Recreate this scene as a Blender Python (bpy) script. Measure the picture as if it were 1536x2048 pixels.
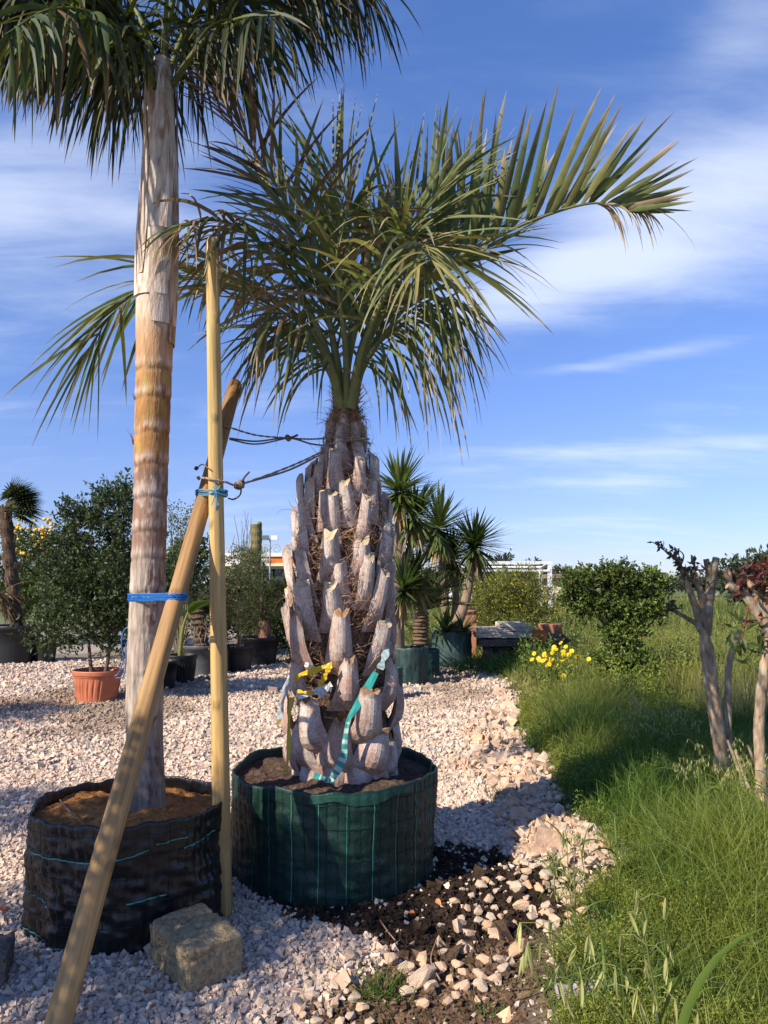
import bpy, bmesh, math, random
import numpy as np
from mathutils import Vector, Matrix

for o in list(bpy.data.objects): bpy.data.objects.remove(o)
SC = bpy.context.scene
COL = SC.collection
rng = np.random.default_rng(7)
random.seed(7)

# ------------------------------------------------------------------ camera
CAMH, PITCH, FPX = 1.5, math.radians(5.4), 1500.0      # focal length in photo pixels (1536 x 2048)
cam_d = bpy.data.cameras.new('camera'); cam = bpy.data.objects.new('camera', cam_d); COL.objects.link(cam)
cam.location = (0, 0, CAMH); cam.rotation_euler = (math.pi/2 + PITCH, 0, 0)
cam_d.sensor_fit = 'VERTICAL'; cam_d.sensor_height = 36; cam_d.sensor_width = 27
cam_d.lens = FPX/2048*36; cam_d.clip_start = 0.05; cam_d.clip_end = 5000
SC.camera = cam
FWD = np.array([0, math.cos(PITCH), math.sin(PITCH)]); UPV = np.array([0, -math.sin(PITCH), math.cos(PITCH)]); RGT = np.array([1., 0, 0])
C0 = np.array([0, 0, CAMH])
def ray(px, py): return FWD + (px-768)/FPX*RGT - (py-1024)/FPX*UPV
def P(px, py, Y):                      # point of the pixel's ray at distance Y ahead
    r = ray(px, py); return C0 + r*(Y/r[1])
def G(px, py, z=0.0):                  # point of the pixel's ray at height z
    r = ray(px, py); return C0 + r*((z-CAMH)/r[2])
def mpp(p): return float(np.dot(np.asarray(p)-C0, FWD))/FPX     # metres per photo pixel at a point

# ------------------------------------------------------------------ light
SUN_AZ, SUN_EL = math.radians(38), math.radians(37)             # the way the light travels, and its height
ldir = Vector((math.cos(SUN_EL)*math.cos(SUN_AZ), math.cos(SUN_EL)*math.sin(SUN_AZ), -math.sin(SUN_EL)))
sd = bpy.data.lights.new('sun', 'SUN'); sd.energy = 5.0; sd.angle = math.radians(0.5); sd.color = (1.0, 0.90, 0.75)
sun = bpy.data.objects.new('sun', sd); COL.objects.link(sun); sun.rotation_euler = ldir.to_track_quat('-Z', 'Y').to_euler()
sun.location = (-20, -10, 16)
W = bpy.data.worlds.new('World'); SC.world = W; W.use_nodes = True
nt = W.node_tree; nt.nodes.clear()
def N(t, kind, **kw):
    n = t.nodes.new(kind)
    for k, v in kw.items(): setattr(n, k, v)
    return n
def L(t, a, b): t.links.new(a, b)
def M(t, op, a, b=None, c=None, clamp=False):
    n = N(t, 'ShaderNodeMath', operation=op, use_clamp=clamp)
    for i, v in enumerate((a, b, c)):
        if v is None: continue
        if isinstance(v, (int, float)): n.inputs[i].default_value = v
        else: L(t, v, n.inputs[i])
    return n.outputs[0]
sky = N(nt, 'ShaderNodeTexSky', sky_type='NISHITA'); sky.sun_disc = False
sky.sun_elevation = SUN_EL; sky.sun_rotation = math.atan2(-math.cos(SUN_AZ), -math.sin(SUN_AZ)) % (2*math.pi)
sky.air_density = 1.0; sky.dust_density = 0.0; sky.ozone_density = 2.6; sky.altitude = 50
tc = N(nt, 'ShaderNodeTexCoord'); sx = N(nt, 'ShaderNodeSeparateXYZ'); L(nt, tc.outputs['Generated'], sx.inputs[0])
az = M(nt, 'ARCTAN2', sx.outputs[0], sx.outputs[1]); el = M(nt, 'ARCSINE', sx.outputs[2])
# flat cloud layer: project the direction on a plane overhead
den = M(nt, 'ADD', M(nt, 'MAXIMUM', sx.outputs[2], 0.0), 0.16)
cx_ = M(nt, 'DIVIDE', sx.outputs[0], den); cy_ = M(nt, 'DIVIDE', sx.outputs[1], den)
cv = N(nt, 'ShaderNodeCombineXYZ'); L(nt, cx_, cv.inputs[0]); L(nt, cy_, cv.inputs[1])
def cloud_noise(scale, detail, rough, stretch, off, rot=0.0):
    mp = N(nt, 'ShaderNodeMapping'); mp.inputs['Scale'].default_value = stretch; mp.inputs['Location'].default_value = off
    mp.inputs['Rotation'].default_value = (0, 0, rot)
    L(nt, cv.outputs[0], mp.inputs[0])
    n = N(nt, 'ShaderNodeTexNoise'); n.inputs['Scale'].default_value = scale; n.inputs['Detail'].default_value = detail
    n.inputs['Roughness'].default_value = rough; n.inputs['Distortion'].default_value = 0.35; L(nt, mp.outputs[0], n.inputs['Vector']); return n.outputs[0]
n1 = cloud_noise(1.5, 7, 0.55, (1, 1.5, 1), (3.1, 1.7, 0), 0.5)
n2 = cloud_noise(0.55, 3, 0.5, (1, 1.0, 1), (7.3, 2.2, 0))
n3 = cloud_noise(3.2, 6, 0.62, (0.6, 2.0, 1), (1.2, 5.1, 0), 0.25)
def smooth(v, a, b):
    n = N(nt, 'ShaderNodeMapRange', interpolation_type='SMOOTHSTEP'); L(nt, v, n.inputs[0])
    n.inputs[1].default_value = a; n.inputs[2].default_value = b; return n.outputs[0]
def bank(px, py, wx, wy, tilt, amp):          # a cloud bank standing in one direction of the sky
    r = ray(px, py); a0 = math.atan2(r[0], r[1]); e0 = math.asin(r[2]/np.linalg.norm(r))
    da = M(nt, 'SUBTRACT', az, a0); de = M(nt, 'SUBTRACT', el, e0)
    de = M(nt, 'SUBTRACT', de, M(nt, 'MULTIPLY', da, tilt))
    q = M(nt, 'ADD', M(nt, 'POWER', M(nt, 'ABSOLUTE', M(nt, 'DIVIDE', da, wx)), 2.0), M(nt, 'POWER', M(nt, 'ABSOLUTE', M(nt, 'DIVIDE', de, wy)), 2.0))
    return M(nt, 'MULTIPLY', M(nt, 'EXPONENT', M(nt, 'MULTIPLY', q, -1.0)), amp)
cover = M(nt, 'MULTIPLY', smooth(n2, 0.40, 0.75), 0.26)
for b in [(1400, 390, .24, .075, .12, .42), (1120, 560, .17, .05, .25, .36), (1500, 530, .20, .05, .1, .28), (1250, 720, .13, .010, .07, .30), (1200, 900, .24, .014, .0, .24), (560, 800, .14, .05, .1, .22),
          (60, 400, .24, .075, .1, .25), (1200, 965, .16, .010, .0, .2), (930, 940, .06, .008, .0, .22), (1000, 1045, .3, .012, 0, .14), (1500, 60, .10, .05, .3, .2), (760, 640, .25, .04, .1, .18)]:
    cover = M(nt, 'ADD', cover, bank(*b))
tex = M(nt, 'ADD', M(nt, 'MULTIPLY', n1, 0.5), M(nt, 'MULTIPLY', n3, 0.5))
cl = smooth(M(nt, 'ADD', tex, cover), 0.55, 1.22)
cl = M(nt, 'MULTIPLY', cl, 0.72)
mixc = N(nt, 'ShaderNodeMix', data_type='RGBA'); L(nt, cl, mixc.inputs['Factor'])
tint = N(nt, 'ShaderNodeMix', data_type='RGBA', blend_type='MULTIPLY'); tint.inputs['Factor'].default_value = 1.0
L(nt, sky.outputs[0], tint.inputs['A'])
tr_ = N(nt, 'ShaderNodeValToRGB'); L(nt, M(nt, 'MAXIMUM', sx.outputs[2], 0.0), tr_.inputs[0])       # clear, dry air: the haze band of the sky model toned down all round
tr_.color_ramp.elements[0].position = 0.0; tr_.color_ramp.elements[0].color = (0.42, 0.47, 0.76, 1)
tr_.color_ramp.elements[1].position = 0.62; tr_.color_ramp.elements[1].color = (0.70, 0.88, 1.26, 1)
e_ = tr_.color_ramp.elements.new(0.14); e_.color = (0.60, 0.62, 0.90, 1); e_ = tr_.color_ramp.elements.new(0.34); e_.color = (0.68, 0.77, 1.07, 1)
L(nt, tr_.outputs[0], tint.inputs['B'])
L(nt, tint.outputs['Result'], mixc.inputs['A']); mixc.inputs['B'].default_value = (5.6, 6.1, 7.2, 1)
bg = N(nt, 'ShaderNodeBackground'); bg.inputs[1].default_value = 0.118; L(nt, mixc.outputs['Result'], bg.inputs[0])
wo = N(nt, 'ShaderNodeOutputWorld'); L(nt, bg.outputs[0], wo.inputs[0])
SC.view_settings.view_transform = 'Standard'; SC.view_settings.look = 'None'; SC.view_settings.exposure = 0.6; SC.view_settings.gamma = 1

# ------------------------------------------------------------------ helpers
def nz(v): v = np.asarray(v, float); return v/np.maximum(np.linalg.norm(v, axis=-1, keepdims=True), 1e-9)
def vnoise(p, scale=1.0, seed=0):
    p = np.asarray(p, float)*scale + seed*17.31
    i = np.floor(p).astype(np.int64); f = p-i; f = f*f*(3-2*f)
    def h(a, b, c):
        n = (a*374761393 + b*668265263 + c*2147483647 + seed*974711) & 0xffffffff
        n = ((n ^ (n >> 13))*1274126177) & 0xffffffff
        return ((n ^ (n >> 16)) & 0xffff)/65535.0
    r = 0
    for dx in (0, 1):
        for dy in (0, 1):
            for dz in (0, 1):
                w = (f[..., 0] if dx else 1-f[..., 0])*(f[..., 1] if dy else 1-f[..., 1])*(f[..., 2] if dz else 1-f[..., 2])
                r = r + w*h(i[..., 0]+dx, i[..., 1]+dy, i[..., 2]+dz)
    return r
def fbm(p, scale, seed=0, oct=3):
    s = 0; a = 1; t = 0
    for k in range(oct): s = s + a*vnoise(p, scale*2**k, seed+k); t += a; a *= .5
    return s/t
def sstep(x, a, b): t = np.clip((x-a)/(b-a), 0, 1); return t*t*(3-2*t)
def lerp(a, b, t): return a+(b-a)*t

def build(name, parts, mat, parent=None, origin=(0, 0, 0), smooth=False, loc=None):
    """parts: list of (V, F, C); one mesh object. Verts are world coords; origin is subtracted."""
    me = bpy.data.meshes.new(name)
    Vs, loops, starts, tot, Cs, mats, off, ls = [], [], [], [], [], [], 0, 0
    for pt in parts:
        V, F, C = pt[0], pt[1], pt[2]
        V = np.asarray(V, float).reshape(-1, 3); F = np.asarray(F, np.int64)
        Vs.append(V-np.asarray(origin)); k = F.shape[1]; m = F.shape[0]
        loops.append((F+off).ravel()); starts.append(ls+np.arange(m)*k); tot.append(np.full(m, k))
        C = np.asarray(C, float)
        if C.ndim == 1: C = np.tile(C, (len(V), 1))
        Cs.append(C.reshape(-1, 3)); mats.append(np.full(m, pt[3] if len(pt) > 3 else 0)); off += len(V); ls += m*k
    V = np.concatenate(Vs); lo = np.concatenate(loops); st = np.concatenate(starts); C = np.concatenate(Cs)
    me.vertices.add(len(V)); me.vertices.foreach_set('co', V.ravel())
    me.loops.add(len(lo)); me.loops.foreach_set('vertex_index', lo.astype(np.int32))
    me.polygons.add(len(st)); me.polygons.foreach_set('loop_start', st.astype(np.int32))
    try: me.polygons.foreach_set('loop_total', np.concatenate(tot).astype(np.int32))
    except Exception: pass
    me.polygons.foreach_set('use_smooth', np.full(len(st), smooth))
    for m_ in (mat if isinstance(mat, (list, tuple)) else [mat]): me.materials.append(m_)
    me.polygons.foreach_set('material_index', np.concatenate(mats).astype(np.int32))
    ca = me.color_attributes.new('Col', 'FLOAT_COLOR', 'POINT')
    ca.data.foreach_set('color', np.concatenate([C, np.ones((len(C), 1))], 1).ravel())
    me.update(); me.validate()
    o = bpy.data.objects.new(name, me); COL.objects.link(o)
    if parent is not None: o.parent = parent
    else: o.location = tuple(origin)
    return o
def tag(o, label=None, cat=None, group=None, kind=None):
    if label: o['label'] = label
    if cat: o['category'] = cat
    if group: o['group'] = group
    if kind: o['kind'] = kind
    return o
def thing(name, base, label, cat, group=None):
    o = bpy.data.objects.new(name, None); COL.objects.link(o); o.location = tuple(base); o.empty_display_size = 0.1
    return tag(o, label, cat, group)

def cr(ctrl, n):
    c = np.asarray(ctrl, float); c = np.vstack([2*c[0]-c[1], c, 2*c[-1]-c[-2]])
    seg = len(c)-3; out = []
    for u in np.linspace(0, seg-1e-6, n):
        k = int(u); t = u-k; a, b, d, e = c[k:k+4]
        out.append(.5*((2*b)+(-a+d)*t+(2*a-5*b+4*d-e)*t*t+(-a+3*b-3*d+e)*t**3))
    return np.array(out)
def grid_faces(nr, nc, closed=False):
    r = np.arange(nr-1)[:, None]; c = np.arange(nc if closed else nc-1)[None, :]
    c2 = (c+1) % nc
    return np.stack([r*nc+c, r*nc+c2, (r+1)*nc+c2, (r+1)*nc+c], -1).reshape(-1, 4)
def tube(pts, rad, ns=8, col=(.3, .3, .3), caps=True, capcol=None):
    """tapered tube; returns list of (V,F,C)"""
    pts = np.asarray(pts, float); k = len(pts); rad = np.broadcast_to(np.asarray(rad, float), (k,))
    T = nz(np.gradient(pts, axis=0)); a = np.array([0, 0, 1.]) if abs(T[0][2]) < .9 else np.array([1., 0, 0])
    U = np.zeros((k, 3)); u = nz(np.cross(T[0], a))
    for i in range(k):
        u = nz(u-T[i]*np.dot(u, T[i])); U[i] = u
    B = np.cross(T, U); th = np.linspace(0, 2*np.pi, ns, endpoint=False)
    V = pts[:, None]+rad[:, None, None]*(np.cos(th)[None, :, None]*U[:, None]+np.sin(th)[None, :, None]*B[:, None])
    C = np.asarray(col, float)
    if C.ndim == 2: C = np.repeat(C, ns, 0)
    out = [(V.reshape(-1, 3), grid_faces(k, ns, True), C)]
    if caps:
        cc = capcol if capcol is not None else (C if C.ndim == 1 else C[-1])
        for e, flip in ((0, 1), (k-1, 0)):
            VV = np.vstack([V[e], pts[e]]); i = np.arange(ns); j = (i+1) % ns
            F = np.stack([j, i, np.full(ns, ns)], 1) if flip else np.stack([i, j, np.full(ns, ns)], 1)
            out.append((VV, F, np.asarray(cc, float)))
    return out
PROF = {'leaflet': lambda t: np.minimum(1, .35+4*t)*np.clip(1-t**2.2, 0, 1)**.8*.97+.03,
        'grass': lambda t: (1-t)**.7*.96+.04, 'sword': lambda t: np.minimum(1, .7+1.2*t)*np.clip(1-t**3, 0, 1)*.97+.03,
        'strip': lambda t: np.ones_like(t), 'hair': lambda t: 1-.6*t}
def ribbons(p, d, w, ln, wd, droop, nseg=4, fold=0.0, prof='grass', c0=(.1, .2, .05), c1=None, grav=(0, 0, -1), tip=None, tipfrac=.15, bend=None):
    """n curved blades at once -> V (n,k,3), F (per blade), C (n,k,3)"""
    p = np.array(p, float); n = len(p); d = nz(np.array(d, float)); w = np.array(w, float)
    ln = np.broadcast_to(ln, (n,)).astype(float); wd = np.broadcast_to(wd, (n,)).astype(float); droop = np.broadcast_to(droop, (n,)).astype(float)
    g = np.asarray(grav, float); cols = 3 if fold else 2
    V = np.zeros((n, nseg+1, cols, 3)); C = np.zeros((n, nseg+1, cols, 3))
    c0 = np.broadcast_to(np.asarray(c0, float), (n, 3)); c1 = c0 if c1 is None else np.broadcast_to(np.asarray(c1, float), (n, 3))
    ts = np.linspace(0, 1, nseg+1); wp = PROF[prof](ts)
    for k, t in enumerate(ts):
        w = nz(w-d*np.sum(w*d, 1, keepdims=True)); hw = (wd*wp[k]*.5)[:, None]*w
        V[:, k, 0] = p-hw; V[:, k, -1] = p+hw
        if fold: V[:, k, 1] = p+np.cross(w, d)*(wd*wp[k]*fold)[:, None]
        cc = c0*(1-t)+c1*t
        if tip is not None: cc = lerp(cc, np.asarray(tip, float), sstep(t, 1-tipfrac*1.6, 1-tipfrac*.6))
        C[:, k] = cc[:, None, :]
        d = nz(d+g*(droop/nseg)[:, None]+(0 if bend is None else bend/nseg))
        p = p+d*(ln/nseg)[:, None]
    F = grid_faces(nseg+1, cols)
    return V.reshape(n, -1, 3), F, C.reshape(n, -1, 3)
def join(V, F, C):
    n, k = V.shape[:2]
    return (V.reshape(-1, 3), (F[None]+(np.arange(n)*k)[:, None, None]).reshape(-1, F.shape[1]), C.reshape(-1, 3))
def randdir(n):
    v = rng.normal(size=(n, 3)); return nz(v)
def leaves(p, d, size, ratio=.5, c=(.05, .1, .02), var=.35, nrm=None):
    """n folded leaf quads -> (V,F,C)"""
    n = len(p); d = nz(d); nr = randdir(n) if nrm is None else nz(nrm+.6*rng.normal(size=(n, 3)))
    s = nz(np.cross(d, nr)); up = np.cross(s, d); size = np.broadcast_to(size, (n,))[:, None]*rng.uniform(.7, 1.25, (n, 1))
    V = np.stack([p, p+d*size*.45+s*size*ratio*.5+up*size*.07, p+d*size, p+d*size*.45-s*size*ratio*.5+up*size*.07], 1)
    cc = np.broadcast_to(np.asarray(c, float), (n, 3))*rng.uniform(1-var, 1+var, (n, 1))
    F = np.array([[0, 1, 2], [0, 2, 3]])
    return join(V, F, np.repeat(cc[:, None], 4, 1))

# ------------------------------------------------------------------ materials
def material(name): m = bpy.data.materials.new(name); m.use_nodes = True; t = m.node_tree; return m, t, t.nodes['Principled BSDF'], t.nodes['Material Output']
def attr_mat(name, rough=.6, transl=0.0, nscale=30, namt=.3, spec=.3, bump=0, bscale=60, stretch=(1, 1, 1), sheen=0):
    m, t, b, o = material(name)
    a = N(t, 'ShaderNodeAttribute', attribute_name='Col'); co = N(t, 'ShaderNodeTexCoord')
    mp = N(t, 'ShaderNodeMapping'); mp.inputs['Scale'].default_value = stretch; L(t, co.outputs['Object'], mp.inputs[0])
    n = N(t, 'ShaderNodeTexNoise'); n.inputs['Scale'].default_value = nscale; n.inputs['Detail'].default_value = 5; L(t, mp.outputs[0], n.inputs['Vector'])
    mr = N(t, 'ShaderNodeMapRange'); L(t, n.outputs[0], mr.inputs[0]); mr.inputs[1].default_value = .25; mr.inputs[2].default_value = .75
    mr.inputs[3].default_value = 1-namt; mr.inputs[4].default_value = 1+namt
    x = N(t, 'ShaderNodeMix', data_type='RGBA', blend_type='MULTIPLY'); x.inputs['Factor'].default_value = 1
    L(t, a.outputs['Color'], x.inputs['A']); L(t, mr.outputs[0], x.inputs['B']); L(t, x.outputs['Result'], b.inputs['Base Color'])
    b.inputs['Roughness'].default_value = rough; b.inputs['Specular IOR Level'].default_value = spec
    if bump:
        n2 = N(t, 'ShaderNodeTexNoise'); n2.inputs['Scale'].default_value = bscale; n2.inputs['Detail'].default_value = 6; L(t, mp.outputs[0], n2.inputs['Vector'])
        bp = N(t, 'ShaderNodeBump'); bp.inputs['Strength'].default_value = bump; bp.inputs['Distance'].default_value = .01
        L(t, n2.outputs[0], bp.inputs['Height']); L(t, bp.outputs[0], b.inputs['Normal'])
    if transl:
        tr = N(t, 'ShaderNodeBsdfTranslucent'); ms = N(t, 'ShaderNodeMixShader'); ms.inputs[0].default_value = transl
        g = N(t, 'ShaderNodeMix', data_type='RGBA', blend_type='MULTIPLY'); g.inputs['Factor'].default_value = 1; L(t, x.outputs['Result'], g.inputs['A']); g.inputs['B'].default_value = (1.25, 1.3, .7, 1)
        L(t, g.outputs['Result'], tr.inputs[0]); L(t, b.outputs[0], ms.inputs[1]); L(t, tr.outputs[0], ms.inputs[2]); L(t, ms.outputs[0], o.inputs[0])
    return m
M_PALM = attr_mat('palm_leaf', .52, .25, 18, .22, .3)
M_LEAF = attr_mat('leaf', .45, .28, 12, .2, .4)
M_GRASS = attr_mat('grass_blade', .5, .35, 9, .18, .3)
M_BARK = attr_mat('bark', .85, 0, 40, .35, .2, .5, 90, (1, 1, .25))
M_STUB = attr_mat('leaf_base_bark', .82, 0, 26, .42, .2, .7, 70, (1, 1, .35))
M_FIBRE = attr_mat('palm_fibre', .9, .1, 30, .3, .1)
M_STONE = attr_mat('limestone', .88, 0, 22, .25, .2, .5, 60)
M_CHIP = attr_mat('gravel_chip', .85, 0, 60, .18, .25)
M_SOIL = attr_mat('soil', .95, 0, 45, .5, .1, .9, 120)
M_PLASTIC = attr_mat('pot_plastic', .5, 0, 14, .25, .4, .15, 30)
M_PAINT = attr_mat('painted_metal', .4, 0, 20, .12, .5)
M_TAPE = attr_mat('plastic_tape', .38, .25, 40, .08, .5)
M_ROPE = attr_mat('rope', .85, 0, 150, .4, .2, .6, 300)
# ------------------------------------------------------------------ ground
EDGE_Y = [-60, 0, 2.4, 2.72, 3.23, 4.1, 4.93, 5.9, 7.37, 9.84, 13.2, 16, 19, 30]
EDGE_X = [.4, .45, .5, .55, .66, 1.16, 1.12, 1.27, 1.26, 1.72, 1.9, 1.3, .2, -1]
def edge(y): return np.interp(y, EDGE_Y, EDGE_X)
def n2d(x, y, s, seed=0, oct=2): return fbm(np.stack([x, y, np.zeros_like(x)], -1), s, seed, oct)-.5
def z_grass(x, y): return sstep(x-edge(y)+.5*n2d(x, y, 2.2, 3), -.12, .12)
def z_dark(x, y):                  # spilt potting soil round the green pot
    q = np.hypot((x-.20)/.80, (y-3.86)/.66)+.7*n2d(x, y, 3.5, 5, 3)
    return 1-sstep(q, .8, 1.0)
def z_earth(x, y):                 # bare brown earth at the foot of the grass
    xs = np.interp(y, [0, 2.4, 2.72, 3.13, 3.45, 3.8, 4.2, 4.6], [-.6, -.45, -.3, -.08, .15, .55, .95, 1.5])
    return sstep(x-xs+.45*n2d(x, y, 3, 8, 3), -.1, .1)*(1-z_grass(x, y)*.35)*(1-sstep(y, 3.9, 4.5))
def z_rubble(x, y):
    xs = np.interp(y, [4.2, 5.15, 6.6, 8, 9.5, 12], [.8, .72, .72, 1.0, 1.5, 1.9])
    return sstep(x-xs+.6*n2d(x, y, 2.6, 12, 3), -.1, .1)*(1-z_grass(x, y))*sstep(y, 4.0, 4.4)
def hgt(x, y):
    x = np.asarray(x, float); y = np.asarray(y, float)
    near = 1-sstep(np.hypot(x, y-5), 14, 24)
    h = .05*n2d(x, y, .6, 21)*near+.018*n2d(x, y, 3, 22)*near
    pot = np.minimum(np.hypot(x+.27, y-4.2), np.hypot(x+1.16, y-3.57))
    h = h*sstep(pot, .5, 1.3)
    h = h+z_grass(x, y)*(.05+.04*n2d(x, y, 1.2, 23)) + .03*z_rubble(x, y)
    return h
def axis(lo, hi, step, far, nfar):
    a = np.arange(lo, hi+1e-6, step); g = np.geomspace(step, far, nfar)
    return np.concatenate([lo-g[::-1], a, hi+g])
gx = axis(-6, 6, .055, 900, 46); gy = axis(-1, 14, .055, 1500, 50)
X, Y = np.meshgrid(gx, gy); fx, fy = X.ravel(), Y.ravel()
zz = hgt(fx, fy); gr, dk, ea, rb = z_grass(fx, fy), z_dark(fx, fy), z_earth(fx, fy), z_rubble(fx, fy)
c = np.tile(np.array([.40, .345, .295]), (len(fx), 1))
def over(c, col, w): return c*(1-w[:, None])+np.array(col)*w[:, None]
dirt = lambda x_, y_: sstep(n2d(x_, y_, .75, 91, 3)+.5, .50, .64)*sstep(y_, 5.5, 8.5)*.75
c = over(c, (.20, .145, .10), dirt(fx, fy)*(1-rb)); c = over(c, (.36, .27, .20), rb); c = over(c, (.115, .072, .045), np.clip(ea, 0, 1)); c = over(c, (.10, .088, .04), gr*(1-ea*.6)); c = over(c, (.028, .018, .013), np.clip(dk, 0, 1))
far = sstep(np.hypot(fx, fy), 16, 40); c = over(c, (.13, .15, .05), far)
M_GROUND, t, b, o = material('ground')
a = N(t, 'ShaderNodeAttribute', attribute_name='Col'); co = N(t, 'ShaderNodeTexCoord')
v = N(t, 'ShaderNodeTexVoronoi'); v.inputs['Scale'].default_value = 46; L(t, co.outputs['Object'], v.inputs['Vector'])
n = N(t, 'ShaderNodeTexNoise'); n.inputs['Scale'].default_value = 9; n.inputs['Detail'].default_value = 8; L(t, co.outputs['Object'], n.inputs['Vector'])
mr = N(t, 'ShaderNodeMapRange'); L(t, v.outputs['Color'], mr.inputs[0]); mr.inputs[3].default_value = .72; mr.inputs[4].default_value = 1.2
mr2 = N(t, 'ShaderNodeMapRange'); L(t, n.outputs[0], mr2.inputs[0]); mr2.inputs[1].default_value = .3; mr2.inputs[2].default_value = .7; mr2.inputs[3].default_value = .75; mr2.inputs[4].default_value = 1.2
x = N(t, 'ShaderNodeMix', data_type='RGBA', blend_type='MULTIPLY'); x.inputs['Factor'].default_value = 1; L(t, a.outputs['Color'], x.inputs['A']); L(t, M(t, 'MULTIPLY', mr.outputs[0], mr2.outputs[0]), x.inputs['B'])
L(t, x.outputs['Result'], b.inputs['Base Color']); b.inputs['Roughness'].default_value = .95; b.inputs['Specular IOR Level'].default_value = .15
bp = N(t, 'ShaderNodeBump'); bp.inputs['Strength'].default_value = .9; bp.inputs['Distance'].default_value = .012; L(t, M(t, 'SUBTRACT', 1.0, v.outputs['Distance']), bp.inputs['Height']); L(t, bp.outputs[0], b.inputs['Normal'])
gnd = build('ground', [(np.stack([fx, fy, zz], 1), grid_faces(len(gy), len(gx)), c)], M_GROUND, smooth=True)
tag(gnd, kind='structure')

# gravel: real chips as far as they can be told apart
POTS = [(-.27, 4.2, .54, .56), (-1.16, 3.57, .43, .39)]
def outside_pots(x, y, m=1.0):
    k = np.ones(len(x), bool)
    for (a_, b_, rx, ry) in POTS: k &= np.hypot((x-a_)/rx, (y-b_)/ry) > m
    return k
def chips(n, x, y, s, col, sink=.25, jit=.32, flat=.62):
    base = np.array([[-1, -1, -1], [1, -1, -1], [1, 1, -1], [-1, 1, -1], [-1, -1, 1], [1, -1, 1], [1, 1, 1], [-1, 1, 1]], float)*.5
    V = base[None]*np.array([1, .78, flat])*rng.uniform(.7, 1.25, (n, 1, 3)) + rng.uniform(-jit, jit, (n, 8, 3))*.62
    q = nz(rng.normal(size=(n, 4))*np.array([1, .45, .45, 1.2]))
    w_, x_, y_, z_ = q.T
    R = np.stack([1-2*(y_**2+z_**2), 2*(x_*y_-z_*w_), 2*(x_*z_+y_*w_), 2*(x_*y_+z_*w_), 1-2*(x_**2+z_**2), 2*(y_*z_-x_*w_), 2*(x_*z_-y_*w_), 2*(y_*z_+x_*w_), 1-2*(x_**2+y_**2)], 1).reshape(n, 3, 3)
    V = np.einsum('nij,nkj->nki', R, V)*s[:, None, None]
    V = V+np.stack([x, y, hgt(x, y)+s*sink], 1)[:, None]
    F = np.array([[0, 3, 2, 1], [4, 5, 6, 7], [0, 1, 5, 4], [1, 2, 6, 5], [2, 3, 7, 6], [3, 0, 4, 7]])
    return join(V, F, np.repeat(col[:, None], 8, 1))
def scatter(y0, y1, dens, margin=.9, xr=None):
    n = int((y1-y0)*(2*(.52*y1+margin))*dens); y = rng.uniform(y0, y1, n); hw = .52*y1+margin; x = rng.uniform(-hw, hw, n)
    k = np.abs(x) < .52*y+margin
    return x[k], y[k]
def stone_cols(n, base, var=.16, warm=.3):
    c = np.tile(np.array(base), (n, 1))*rng.uniform(1-var, 1+var, (n, 1)); wv = rng.random((n, 1))**2*warm
    return np.clip(c*(1+wv*np.array([.12, -.16, -.38])), 0, .85)
cp = []
for (y0, y1, dens, s0) in [(2.1, 4.2, 3900, .0155), (4.2, 6.2, 2600, .0185), (6.2, 10.5, 800, .026), (10.5, 15, 200, .034)]:
    x_, y_ = scatter(y0, y1, dens, 1.35)
    keep = (1-z_grass(x_, y_))*(1-.93*z_dark(x_, y_))*(1-.965*z_earth(x_, y_))*(1-.8*z_rubble(x_, y_))
    k = (rng.random(len(x_)) < keep) & outside_pots(x_, y_, .97); x_, y_ = x_[k], y_[k]
    s = s0*rng.lognormal(0, .28, len(x_)); cc_ = stone_cols(len(x_), (.57, .46, .365), .22, .5); cp.append(chips(len(x_), x_, y_, s, over(cc_, (.24, .17, .115), dirt(x_, y_))))
tag(build('gravel', cp, M_CHIP), 'pale crushed limestone gravel spread over the nursery yard', 'gravel', kind='stuff')
cp = []
for (y0, y1, dens, s0) in [(2.1, 4.4, 420, .026), (4.2, 7.5, 900, .036), (7.5, 11, 330, .05)]:
    x_, y_ = scatter(y0, y1, dens); keep = np.maximum(z_rubble(x_, y_),   .13*z_earth(x_, y_)*(1-z_grass(x_, y_)))
    k = (rng.random(len(x_)) < keep) & outside_pots(x_, y_, 1.1); x_, y_ = x_[k], y_[k]
    s = s0*rng.lognormal(0, .4, len(x_)); cp.append(chips(len(x_), x_, y_, s, stone_cols(len(x_), (.50, .385, .285), .2, .8), .22, .5))
tag(build('rubble', cp, M_STONE), 'small broken limestone rubble between gravel and grass', 'rubble', kind='stuff')

cp = []
for (y0, y1, dens, s0) in [(2.1, 4.6, 5200, .009), (2.1, 4.6, 700, .02)]:
    x_, y_ = scatter(y0, y1, dens, .3); k = (rng.random(len(x_)) < np.maximum(z_dark(x_, y_), .8*z_earth(x_, y_)*(1-z_grass(x_, y_)))) & outside_pots(x_, y_, 1.0); x_, y_ = x_[k], y_[k]
    dk_ = z_dark(x_, y_)[:, None]; cc_ = (np.array([.13, .082, .05])*(1-dk_)+np.array([.035, .023, .016])*dk_)*rng.uniform(.5, 1.6, (len(x_), 1)); cp.append(chips(len(x_), x_, y_, s0*rng.lognormal(0, .4, len(x_)), cc_, .15, .45))
tag(build('soil_crumbs', cp, M_SOIL), 'loose brown soil crumbs on the bare earth', 'soil', kind='stuff')
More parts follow.
